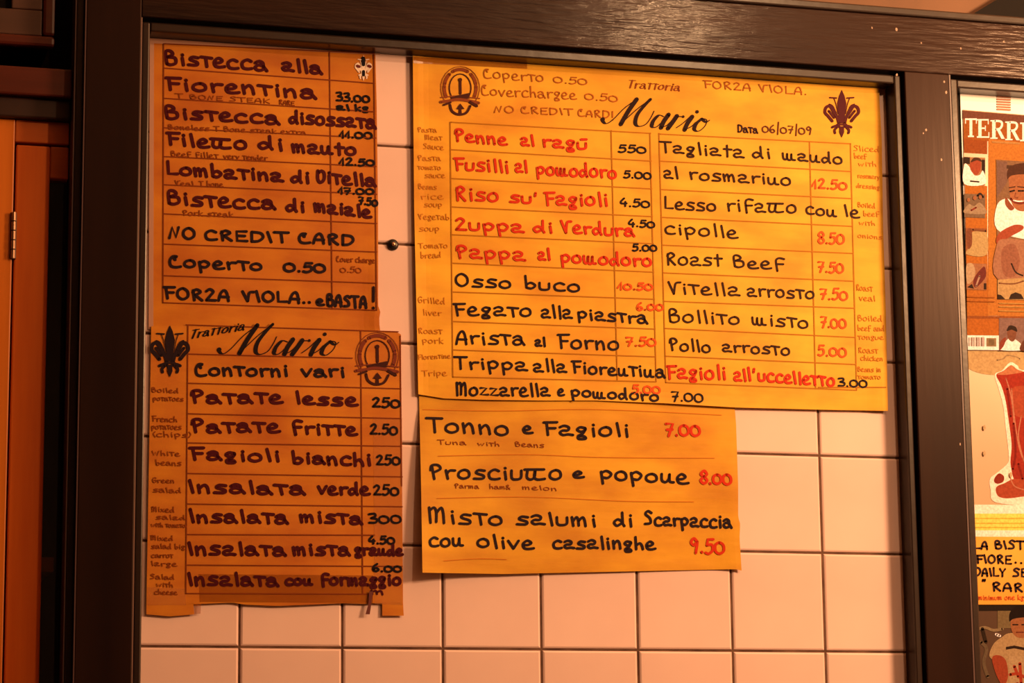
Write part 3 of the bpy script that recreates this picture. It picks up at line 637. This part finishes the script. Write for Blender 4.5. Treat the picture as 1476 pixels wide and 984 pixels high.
handwriting(s4, d4, FAINT, 1.15, [('Pasta', 602, 190, 630, 191, 5), ('Meat', 612, 201, 638, 202, 5), ('Sauce', 610, 214, 640, 216, 5.5), ('Pasta', 602, 231, 636, 232, 5.5), ('tom@to', 602, 244, 636, 245, 5), ('sauce', 612, 256, 642, 256, 5.5),
    ('Beans', 603, 272, 630, 273, 5.5), ('rice', 606, 287, 640, 287, 6), ('soup', 611, 298, 638, 298, 5.5), ('Vegetabl', 603, 316, 652, 317, 6), ('soup', 604, 333, 634, 333, 6), ('Tomato', 603, 358, 646, 357, 5.5), ('bread', 606, 372, 636, 371, 6),
    ('Grilled', 602, 436, 642, 438, 6.5), ('liver', 609, 454, 637, 455, 6), ('Roast', 603, 480, 638, 481, 6), ('pork', 608, 494, 640, 495, 6), ('Florentine', 602, 518, 650, 516, 5), ('Tripe', 608, 542, 645, 541, 6),
    ('Sliced', 1230, 217, 1268, 219, 5.5), ('beef', 1231, 228, 1250, 229, 5), ('with', 1237, 239, 1264, 240, 5), ('rosem@ry', 1236, 256, 1268, 258, 4.6), ('dressing', 1234, 270, 1268, 273, 4.6), ('Boiled', 1236, 298, 1262, 300, 5), ('beef', 1244, 311, 1268, 312, 5),
    ('with', 1238, 324, 1262, 325, 4.6), ('onions', 1236, 342, 1272, 345, 4.6), ('Roast', 1234, 418, 1258, 420, 6), ('veal', 1238, 433, 1262, 434, 6), ('Boiled', 1236, 462, 1272, 463, 6), ('beef and', 1236, 476, 1275, 477, 5.5), ('tongue', 1236, 489, 1274, 489, 5),
    ('Roast', 1237, 508, 1266, 509, 6), ('chicken', 1240, 519, 1273, 520, 5), ('Beans in', 1236, 535, 1270, 536, 5), ('tomato', 1236, 546, 1270, 546, 4.6)], 'faint', 'small_print')

# ---- screw in the joint and a chip mark
sc = empty('screw', P(567, 352, 0)); tag(sc, 'dark round screw head in the tile joint between the left and big menus', 'screw')
def disc_mesh(name, cx, cy, prof, n=20):
    vs, fs = [], []
    for r, z in prof:
        for k in range(n): vs.append(V(cx + r * math.cos(2 * math.pi * k / n), cy + r * math.sin(2 * math.pi * k / n), z))
    for j in range(len(prof) - 1):
        for k in range(n): q = (k + 1) % n; fs.append((j * n + k, j * n + q, (j + 1) * n + q, (j + 1) * n + k))
    fs.append(tuple((len(prof) - 1) * n + k for k in range(n)))
    return mesh(name, vs, fs, True)
sx, sy = W(567, 352, 0.003)
put('screw_head', disc_mesh('screw_head', sx, sy, [(.0020, -0.001), (.0055, 0.0002), (.0058, .0010), (.0050, .0024), (.0030, .0034)]), M_IRON, sc)
put('screw_shank', disc_mesh('screw_shank', sx, sy, [(.0016, .003), (.0018, .0046), (.0010, .0052)]), M_METAL, sc)

# ------------------------------------------------------------------ picture bay on the right
ZBK = 0.0
box('back_board', M_BLACK, fr, 0.7606, 1.17, -0.252, 0.5945, -0.0074, -0.0005)
def flat(z): return lambda x, y: z

CREAM = (2.0, 2.0, 2.4); ORG = (0.74, 0.24, 0.035); ORGL = (0.86, 0.36, 0.07); RBR = (0.42, 0.10, 0.03); DK = (0.05, 0.025, 0.02)
SKIN = (0.62, 0.26, 0.13); SKR = (0.60, 0.13, 0.07); WHT = (1.9, 1.95, 2.4); GRY = (0.28, 0.18, 0.13); PUR = (0.25, 0.15, 0.16)
def flatsheet(name, T, B, z, mat, label, cat):
    e = empty(name, P(B[0][0], B[0][1], z))
    tag(e, label, cat)
    put('paper', sheet_mesh('paper', T, B, [T[0], B[0]], [T[-1], B[-1]], flat(z), 10, 14), mat, e)
    return e
M_WHITE, nt, b = new_mat('white_paper', (0.86, 0.90, 0.98), 0.6, 0.3)
M_YEL, nt, b = new_mat('note_paper', (0.84, 0.45, 0.045), 0.6, 0.3); noise_mix(nt, b, (0.62, 0.28, 0.025), (0.72, 0.38, 0.045), 12)
M_GREYP, nt, b = new_mat('beige_picture_paper', (0.78, 0.50, 0.28), 0.35, 0.5); noise_mix(nt, b, (0.36, 0.25, 0.16), (0.46, 0.34, 0.23), 4, 3)

# white backing sheet
e = flatsheet('backing_sheet', [(1384, 135), (1560, 148)], [(1405, 780), (1560, 782)], 0.0008, M_WHITE, 'white backing paper showing above and left of the magazine cover in the right bay', 'paper')
pr = Print(flat(0.0011))
for i in range(6): pr.rect(1437, 138 + i * 3.6, 1457, 140.4 + i * 3.6, (0.35, 0.17, 0.12))
pr.build('printed_block', e)

# magazine cover
e = flatsheet('magazine_cover', [(1388, 158), (1560, 172)], [(1395, 504), (1560, 508)], 0.0018, new_mat('cover_paper', (.30,.10,.015), .3)[0], 'orange magazine cover titled TERRI... with photos of men in white, in the right bay', 'magazine')
pr = Print(flat(0.0018), 0.0003, 0.36)
pr.poly([(1388, 159), (1560, 173), (1560, 186), (1388, 171)], (0.30, 0.12, 0.09))
pr.poly([(1389, 171), (1560, 186), (1560, 216), (1389, 200)], (0.58, 0.19, 0.035))
pr.poly([(1389, 200), (1423, 203), (1423, 222), (1390, 220)], (0.52, 0.14, 0.03))
pr.poly([(1425, 200), (1560, 214), (1560, 460), (1436, 455), (1424, 455)], ORGL)
pr.poly([(1391, 266), (1423, 268), (1424, 456), (1394, 456)], (0.80, 0.29, 0.045))
def serif(ch, x, y, w, h, col):
    def R_(x0, y0, x1, y1): pr.poly([(x + x0 * w, y + y0 * h), (x + x1 * w, y + y0 * h + .0), (x + x1 * w, y + y1 * h), (x + x0 * w, y + y1 * h)], col)
    if ch == 'T': R_(0, 0, 1, .09); R_(.38, 0, .62, 1); R_(.25, .92, .75, 1); R_(0, 0, .08, .28); R_(.92, 0, 1, .28)
    if ch == 'E': R_(.12, 0, .38, 1); R_(0, 0, .95, .08); R_(0, .92, 1, 1); R_(.38, .45, .7, .53); R_(.88, 0, .95, .28); R_(.93, .7, 1, 1); R_(.65, .35, .72, .63)
    if ch == 'R':
        R_(.12, 0, .36, 1); R_(0, 0, .4, .07); R_(0, .93, .5, 1)
        pr.line([(x + .3 * w, y + .04 * h), (x + .72 * w, y + .08 * h), (x + .8 * w, y + .27 * h), (x + .65 * w, y + .45 * h), (x + .34 * w, y + .5 * h)], w * .15, col)
        pr.poly([(x + .42 * w, y + .5 * h), (x + .64 * w, y + .48 * h), (x + 1.0 * w, y + 1 * h), (x + .76 * w, y + 1 * h)], col)
    if ch == 'I': R_(.3, 0, .7, 1); R_(0, 0, 1, .08); R_(0, .92, 1, 1)
for ch, x, y, w in (('T', 1391, 170.5, 17), ('E', 1408, 171.5, 18), ('R', 1427.5, 173, 21), ('R', 1449, 175, 21), ('I', 1470.5, 176.5, 10)): serif(ch, x, y, w, 27, CREAM)
pr.rect(1430, 203, 1470, 205.5, (0.80, 0.48, 0.18))
def photo(x0, y0, x1, y1, bg): pr.rect(x0, y0, x1, y1, bg, .04)
# photo 1: man in white, ruddy face
photo(1389, 226, 1420, 266, (0.66, 0.38, 0.20)); photo(1389, 226, 1398, 236, DK); pr.rect(1415, 230, 1420, 252, DK)
pr.poly([(1390, 237), (1397, 240), (1404, 252), (1412, 252), (1417, 246), (1420, 265), (1390, 265)], WHT, True)
pr.poly([(1398, 240), (1400, 231), (1408, 228), (1414, 234), (1413, 245), (1408, 252), (1401, 248)], SKR, True); pr.poly([(1399, 234), (1404, 227), (1412, 228), (1415, 233), (1408, 231)], (.12, .05, .03), True)
pr.line([(1399, 261), (1411, 262)], 2.2, DK, False)
# photo 2: greyish group
photo(1390, 279, 1420, 313, (0.34, 0.24, 0.17))
for x, y, r in ((1396, 288, 4), (1405, 285, 4.5), (1413, 284, 4)): pr.disc(x, y, r * .6, SKIN, .0012, 9, r * .75)
pr.poly([(1391, 300), (1397, 294), (1404, 297), (1412, 292), (1420, 300), (1420, 308), (1391, 307)], (0.62, 0.5, 0.38), True)
pr.line([(1409, 282), (1413, 279), (1417, 284)], 3, DK); pr.line([(1400, 303), (1407, 299)], 2.5, (.4, .06, .04), False)
# photo 3: person in pale shirt
photo(1392, 328, 1422, 367, (0.52, 0.20, 0.08)); pr.poly([(1400, 336), (1410, 333), (1422, 334), (1422, 367), (1393, 366), (1399, 352)], (0.85, 0.68, 0.36), True)
pr.poly([(1393, 334), (1400, 330), (1401, 352), (1395, 358)], (0.36, 0.13, 0.07), True); pr.line([(1402, 331), (1421, 333)], 3, (0.33, 0.14, 0.07), False)
# photo 4: pale and maroon
photo(1393, 379, 1422, 417, (0.62, 0.30, 0.17)); pr.poly([(1393, 382), (1402, 380), (1406, 392), (1402, 404), (1394, 408)], (0.84, 0.66, 0.48), True)
pr.poly([(1410, 392), (1419, 384), (1421, 398), (1412, 410), (1405, 414), (1403, 404)], (0.26, 0.05, 0.05), True); pr.line([(1407, 412), (1412, 398)], 2.5, (.72, .5, .45), False)
pr.poly([(1394, 414), (1401, 409), (1404, 416)], DK); pr.rect(1418, 408, 1422, 417, DK)
# large photo of a man in white with a carcass
pr.poly([(1436, 230), (1560, 238), (1560, 434), (1438, 431)], (0.40, 0.24, 0.15))
pr.poly([(1437, 232), (1452, 233), (1452, 262), (1437, 285)], (0.33, 0.20, 0.18)); pr.rect(1451, 238, 1476, 243, (.12, .06, .04), .03)
pr.poly([(1437, 296), (1450, 286), (1458, 290), (1476, 300), (1560, 300), (1560, 350), (1480, 345), (1437, 330)], WHT, True)
pr.poly([(1454, 262), (1454, 250), (1460, 242), (1476, 240), (1500, 246), (1502, 280), (1490, 300), (1470, 304), (1458, 292)], SKIN, True)
pr.poly([(1452, 258), (1453, 244), (1466, 236), (1490, 236), (1504, 246), (1498, 252), (1476, 251), (1458, 253)], (.12, .045, .03), True)
pr.line([(1456, 276), (1462, 274.5)], 2.5, DK, False); pr.line([(1468, 275), (1475, 275)], 2.5, DK, False)
pr.line([(1457, 286), (1462, 291), (1472, 293), (1480, 290)], 3.0, (.3, .05, .03)); pr.line([(1461, 288.6), (1468, 290), (1475, 289.6)], 1.8, WHT)
pr.line([(1455, 270.5), (1463, 269)], 1.6, (.12, .045, .03), False); pr.line([(1467, 269), (1476, 270)], 1.6, (.12, .045, .03), False); pr.poly([(1450, 284), (1456, 292), (1462, 300), (1456, 303), (1449, 294)], (.45, .14, .07), True); pr.line([(1464, 278), (1463, 284), (1467, 285)], 1.4, (.4, .12, .07))
pr.poly([(1437, 341), (1445, 332), (1462, 324), (1474, 325), (1474, 331), (1458, 340), (1438, 351)], SKR, True)
pr.poly([(1437, 352), (1452, 344), (1476, 346), (1520, 352), (1520, 400), (1438, 402)], (0.62, 0.33, 0.24), True)
pr.poly([(1444, 360), (1462, 352), (1470, 376), (1462, 398), (1446, 394)], (0.50, 0.22, 0.16), True); pr.line([(1458, 380), (1464, 392), (1474, 397)], 2.2, DK)
pr.poly([(1438, 403), (1476, 400), (1560, 402), (1560, 434), (1438, 431)], (0.84, 0.62, 0.32)); pr.line([(1440, 408), (1460, 409), (1475, 405)], 2, (.35, .15, .08))
pr.poly([(1438, 424), (1443, 425), (1449, 431), (1438, 431)], DK); pr.poly([(1454, 431), (1457, 424), (1464, 421), (1472, 424), (1476, 431)], DK)
for y in (436, 441, 447): pr.rect(1440, y, 1500, y + 1.5, (0.86, 0.55, 0.18), .02)
pr.rect(1394, 427, 1434, 428.4, (0.62, 0.20, 0.03), .02); pr.rect(1394, 433, 1434, 434.4, (0.62, 0.20, 0.03), .02)
# bottom row of the cover
pr.rect(1394, 455, 1560, 459, (0.50, 0.16, 0.04), .01); pr.rect(1394, 459, 1440, 483, (0.78, 0.26, 0.04), .01)
for x, t in ((1406, 'o'), (1418, '1'), (1424, '0')):
    pr.k += 1; write(pr, t, x, 476, x + 8, 476, 9 if t != 'o' else 7, 1.8, (0.82, 0.62, 0.16))
pr.rect(1394, 483, 1440, 504, CREAM, .01)
xb = 1396
for i in range(13):
    wbar = (1.0, .6, 1.4, .8)[i % 4]; pr.rect(xb, 486, xb + wbar, 499, (0.30, .15, .12), .01); xb += 1.8
pr.rect(1422, 487, 1436, 499, (0.50, 0.38, 0.22), .01); pr.rect(1425, 489, 1433, 497, (0.34, 0.27, 0.16), .01)
pr.rect(1440, 458, 1560, 505, (0.42, 0.27, 0.28), .01)
pr.poly([(1442, 504), (1448, 494), (1456, 487), (1468, 492), (1474, 504)], WHT, True)
pr.poly([(1453, 487), (1452, 477), (1459, 472), (1465, 477), (1463, 489), (1458, 492)], (.36, .15, .10), True); pr.poly([(1451, 477), (1455, 469), (1464, 471), (1466, 478), (1458, 475)], DK, True)
pr.poly([(1441, 504), (1442, 492), (1450, 486), (1447, 498)], (0.45, 0.10, .06), True); pr.poly([(1470, 504), (1474, 492), (1480, 490), (1484, 505)], (0.22, 0.08, .06), True)
pr.build('cover_print', e, M_INK)

# steak picture
e = flatsheet('steak_picture', [(1394, 505), (1560, 508)], [(1402, 775), (1560, 776)], 0.0012, M_GREYP, 'picture of a red T-bone steak on beige, below the magazine cover', 'picture')
pr = Print(flat(0.0012), 0.0003, 0.42)
pr.poly([(1394, 505), (1560, 508), (1560, 520), (1520, 522), (1440, 540), (1395, 530)], (0.86, 0.66, 0.36), True)
pr.line([(1437, 519), (1446, 517), (1452, 512), (1464, 514), (1470, 517)], 2, (.55, .42, .25))
FAT = (1.8, 1.65, 1.7)
pr.poly([(1434, 540), (1444, 534), (1456, 522), (1466, 526), (1480, 534), (1560, 530), (1560, 724), (1500, 728), (1436, 724), (1428, 706), (1427, 690), (1436, 682), (1452, 668), (1454, 655), (1450, 620), (1446, 585), (1440, 562)], FAT, True)
pr.poly([(1436, 540), (1447, 534), (1457, 527), (1470, 536), (1500, 545), (1520, 700), (1470, 700), (1457, 672), (1458, 640), (1453, 600), (1449, 575), (1443, 555)], (0.55, 0.05, 0.03), True)
pr.poly([(1437, 539), (1448, 534), (1457, 526), (1466, 532), (1474, 536), (1450, 540)], (0.80, 0.33, 0.18), True)
pr.poly([(1458, 562), (1470, 556), (1500, 560), (1500, 600), (1466, 600), (1459, 585)], (0.62, 0.12, 0.06), True)
pr.poly([(1434, 688), (1440, 682), (1447, 686), (1446, 694), (1438, 697), (1433, 694)], (0.42, 0.05, 0.03), True)
pr.poly([(1436, 702), (1448, 696), (1462, 690), (1480, 694), (1486, 712), (1470, 716), (1450, 718), (1438, 714)], (0.62, 0.12, 0.06), True)
for c in (((1450, 545), (1456, 565), (1460, 590), (1462, 620)), ((1458, 560), (1462, 600), (1468, 640), (1474, 660)), ((1472, 600), (1468, 630), (1476, 665)), ((1455, 684), (1462, 700), (1478, 706))):
    pr.line(c, 1.6, (0.80, 0.35, 0.25)); 
for c in (((1461, 610), (1464, 650), (1460, 676)), ((1452, 560), (1457, 600)), ((1468, 668), (1474, 690))): pr.line(c, 3.0, (0.33, 0.02, 0.015))
for x, y in ((1419, 616), (1419, 653), (1457, 684)): pr.disc(x, y, 2.0, (0.92, 0.74, 0.5), 0.0014, 9, 4)
pr.poly([(1401, 727), (1560, 728), (1560, 776), (1402, 775)], (1.9, 1.8, 1.9))
pr.poly([(1402, 740), (1560, 740), (1560, 764), (1402, 764)], (1.7, 1.5, 0.35))
for y in (746, 753, 759): pr.rect(1403, y, 1500, y + 2, (1.3, 0.95, 0.15), 0)
pr.k += 1; write(pr, 'Tourist', 1407, 740, 1433, 740, 4.5, 1.2, (.10, .07, .03), .2)
pr.build('picture_print', e, M_INK)

# handwritten note
e = flatsheet('handwritten_note', [(1402, 773), (1560, 774)], [(1407, 871), (1560, 871)], 0.0028, M_YEL, 'orange handwritten note in black capitals starting LA BIST, below the steak picture', 'note')
handwriting(e, flat(0.0028), NAVY, 2.8, [('LA', 1403, 790, 1425, 791, 8.5), ('BIST', 1433, 790, 1477, 792, 8.5), ('FIORE', 1406, 811, 1459, 812, 8.5), ('..', 1460, 811, 1476, 812, 8), ('DAILY', 1404, 829, 1450, 831, 8.5), ('SE', 1459, 830, 1482, 831, 8.5),
    ('"', 1414, 846, 1422, 846, 8), ('RAR', 1429, 851, 1476, 852, 9)], None)
handwriting(e, flat(0.0028), (0.60, 0.10, 0.02), 1.2, [('minimum one kg', 1410, 864, 1476, 864, 5)], 'thin red line of writing', 'small_print')

# snapshot at the bottom
e = flatsheet('snapshot_photo', [(1407, 872), (1560, 872)], [(1416, 1040), (1560, 1040)], 0.0018, new_mat('photo_paper', (.06, .035, .025), .25)[0], 'snapshot of a dark-haired man in a stained white top, bottom right', 'photograph')
pr = Print(flat(0.0018), 0.0003, 0.36)
pr.rect(1408, 872, 1560, 880, (.03, .02, .02), 0); pr.rect(1438, 880, 1457, 905, (0.35, 0.28, 0.16), 0)
pr.line([(1410, 906), (1420, 904), (1432, 908), (1445, 906)], 4, (0.50, 0.40, 0.26)); pr.line([(1414, 925), (1422, 935), (1418, 955), (1424, 975)], 5, (0.26, 0.20, 0.14)); pr.line([(1416, 906), (1421, 925)], 5, (.05, .03, .02), False)
pr.line([(1436, 914), (1441, 916)], 4, WHT, False)
pr.poly([(1426, 945), (1432, 928), (1444, 918), (1458, 912), (1500, 916), (1530, 940), (1540, 1038), (1440, 1038), (1446, 975), (1436, 955)], (0.80, 0.60, 0.36), True)
pr.poly([(1430, 948), (1440, 944), (1450, 952), (1453, 975), (1446, 988), (1436, 972)], (0.62, 0.12, 0.06), True)
pr.poly([(1458, 908), (1457, 892), (1462, 885), (1476, 884), (1486, 890), (1487, 906), (1480, 918), (1466, 918)], SKIN, True)
pr.poly([(1455, 895), (1456, 882), (1468, 872), (1484, 874), (1491, 884), (1488, 896), (1484, 890), (1470, 890), (1460, 892)], (.02, .01, .01), True)
pr.line([(1460, 900), (1467, 900)], 2, DK, False); pr.line([(1473, 900), (1480, 900)], 2, DK, False); pr.line([(1465, 911), (1475, 911)], 1.6, (.3, .06, .04), False)
pr.poly([(1450, 932), (1462, 930), (1482, 934), (1482, 938), (1462, 934), (1450, 936)], DK); pr.poly([(1454, 945), (1490, 945), (1490, 1038), (1454, 1038)], (0.86, 0.66, 0.42))
for c in (((1462, 960), (1468, 975)), ((1470, 956), (1472, 985)), ((1456, 972), (1466, 970), (1478, 976)), ((1466, 985), (1476, 990))): pr.line(c, 4.5, (0.72, 0.10, 0.05), False)
pr.build('snapshot_print', e, M_INK)

# ------------------------------------------------------------------ left: built-in cupboard beside the frame
ZC = -0.006
def Xc(px, py): return W(px, py, ZC)[0]
def Yc(px, py): return W(px, py, ZC)[1]
cb = empty('cupboard', V(-0.4, YF, -0.17)); tag(cb, 'orange wooden cupboard with a dark glazed door, left of the painted frame', 'cupboard')
xg = Xc(20, 300); yt = Yc(60, 208); xo = Xc(71, 300); yo = Yc(85, 257); ytop = Yc(40, 173)
XD = -0.1695
box('stile', M_WOOD_L, cb, xg - .075, xg - .0006, YF, ytop, -0.03, ZC, bev=0.0012)
box('rail', M_WOOD_H, cb, xg - .0005, XD, yt + .0012, ytop, -0.03, ZC, bev=0.0012)
box('side_panel', M_WOOD, cb, xg - .075, xg - .06, YF, ytop, -0.335, -0.031)
box('back_panel', M_BLACK, cb, xg - .06, -0.17, YF, ytop, -0.335, -0.325)
box('top_panel', M_DKWOOD, cb, xg - .06, -0.17, ytop - .02, ytop, -0.324, -0.031)
ysh = Yc(90, 818)
ys_ = W(90, 816, -0.06)[1]
box('shelf', M_WOOD, cb, xg - .059, -0.172, ys_ - .007, ys_ + .007, -0.32, -0.045, bev=0.001)
for k in range(1, 4): box('shelf', M_WOOD, cb, xg - .059, -0.172, ys_ - .45 * k - .007, ys_ - .45 * k + .007, -0.32, -0.045, bev=0.001)
dr = put('door', (lambda: boxmesh('door', xg + .0012, xo, YF + .02, yt - .0012, -0.028, ZC - .0012, bev=.0015))(), M_WOOD, cb)
def sub(name, mat, *a, **k):
    o = obj(name, boxmesh(name, *a, **k), mat, dr)
    return o
sub('door_rail', M_WOOD_H, xo + .0001, XD, yo, yt - .0012, -0.028, ZC - .0012, bev=.0012)
sub('glass_pane', M_GLASS, xo + .0002, XD, YF + .06, yo - .0002, -0.020, -0.017)
# mitred inner moulding of the face frame
hx, hy0, hy1 = xg, Yc(22, 374), Yc(22, 306)
hg = obj('hinge', None and None or boxmesh('hinge', hx - .003, hx + .003, hy0, hy1, ZC - .004, ZC + .0012, bev=.001), M_IRON, dr)
vs = bmesh.new()
for k in range(5):
    y0_, y1_ = hy0 + (hy1 - hy0) * (k + .06) / 5, hy0 + (hy1 - hy0) * (k + .94) / 5
    c = V(hx, (y0_ + y1_) / 2, ZC + .0022)
    bmesh.ops.create_cone(vs, cap_ends=True, segments=14, radius1=.0022, radius2=.0022, depth=(y1_ - y0_), matrix=Matrix.Translation(c))
me = bpy.data.meshes.new('hinge_knuckle'); vs.to_mesh(me); vs.free(); obj('hinge_knuckle', me, M_METAL, dr)
# dark red cornice with two steps
y95, y135, y168 = W(60, 97, 0.01)[1], W(60, 138, 0.01)[1], ytop
box('cornice', M_MAHOG, cb, xg - .085, -0.169, y135, y95, -0.335, 0.010, bev=0.002)
box('cornice', M_DKWOOD, cb, xg - .078, -0.169, ytop + .0002, y135 - .0002, -0.335, 0.002, bev=0.002)
# upper small cabinet with a moulded frame
uc = empty('upper_cabinet', V(-0.25, W(60, 66, 0)[1], -0.17)); tag(uc, 'brown moulded cabinet corner high at the upper left, above the cupboard', 'cabinet')
xr, yb = W(79, 66, 0)[0], W(79, 68, 0)[1]
box('carcass', M_DKWOOD, uc, -0.50, xr - .004, yb + .004, 0.80, -0.335, -0.012)
box('frame_moulding', M_MAHOG, uc, -0.50, xr, yb, yb + .011, -0.012, 0.000, bev=.003)
box('frame_moulding', M_MAHOG, uc, xr - .012, xr, yb + .0112, 0.80, -0.012, 0.000, bev=.003)
box('frame_board', M_BRWOOD, uc, -0.50, xr - .0122, yb + .0112, yb + .037, -0.012, -0.003, bev=.0012)
xi = W(17, 10, 0)[0]
box('frame_board', M_BRWOOD, uc, xi, xr - .0122, yb + .0372, 0.80, -0.012, -0.003, bev=.0012)
box('dark_panel', M_BLACK, uc, -0.50, xi - .0002, yb + .0372, 0.80, -0.012, -0.010)
# dark bracket on the wall above the frame
x0b, y0b = W(1392, 21, 0)
bk = empty('black_board', V(x0b + .2, 0.677, 0)); tag(bk, 'black board with a slanting edge resting above the frame at the top right', 'board')
zb0, zb1 = -0.0073, 0.004
def Q(px, py, z): x, y = W(px, py, z); return x, y
pts = [Q(1390, 30, zb1), Q(1436, 0, zb1), (Q(1436, 0, zb1)[0] + .11, Q(1436, 0, zb1)[1] + .075), (1.3, Q(1436, 0, zb1)[1] + .075), (1.3, .6768), (Q(1390, 30, zb1)[0], .6768)]
pts[0] = (pts[0][0] - .001, .6770); pts.pop()
vs_ = [V(x, y, zb1) for x, y in pts] + [V(x, y, zb0) for x, y in pts]; n = len(pts)
put('board', mesh('board', vs_, [tuple(range(n))[::-1], tuple(range(n, 2 * n))] + [(i, (i + 1) % n, n + (i + 1) % n, n + i) for i in range(n)]), M_BLACK, bk)
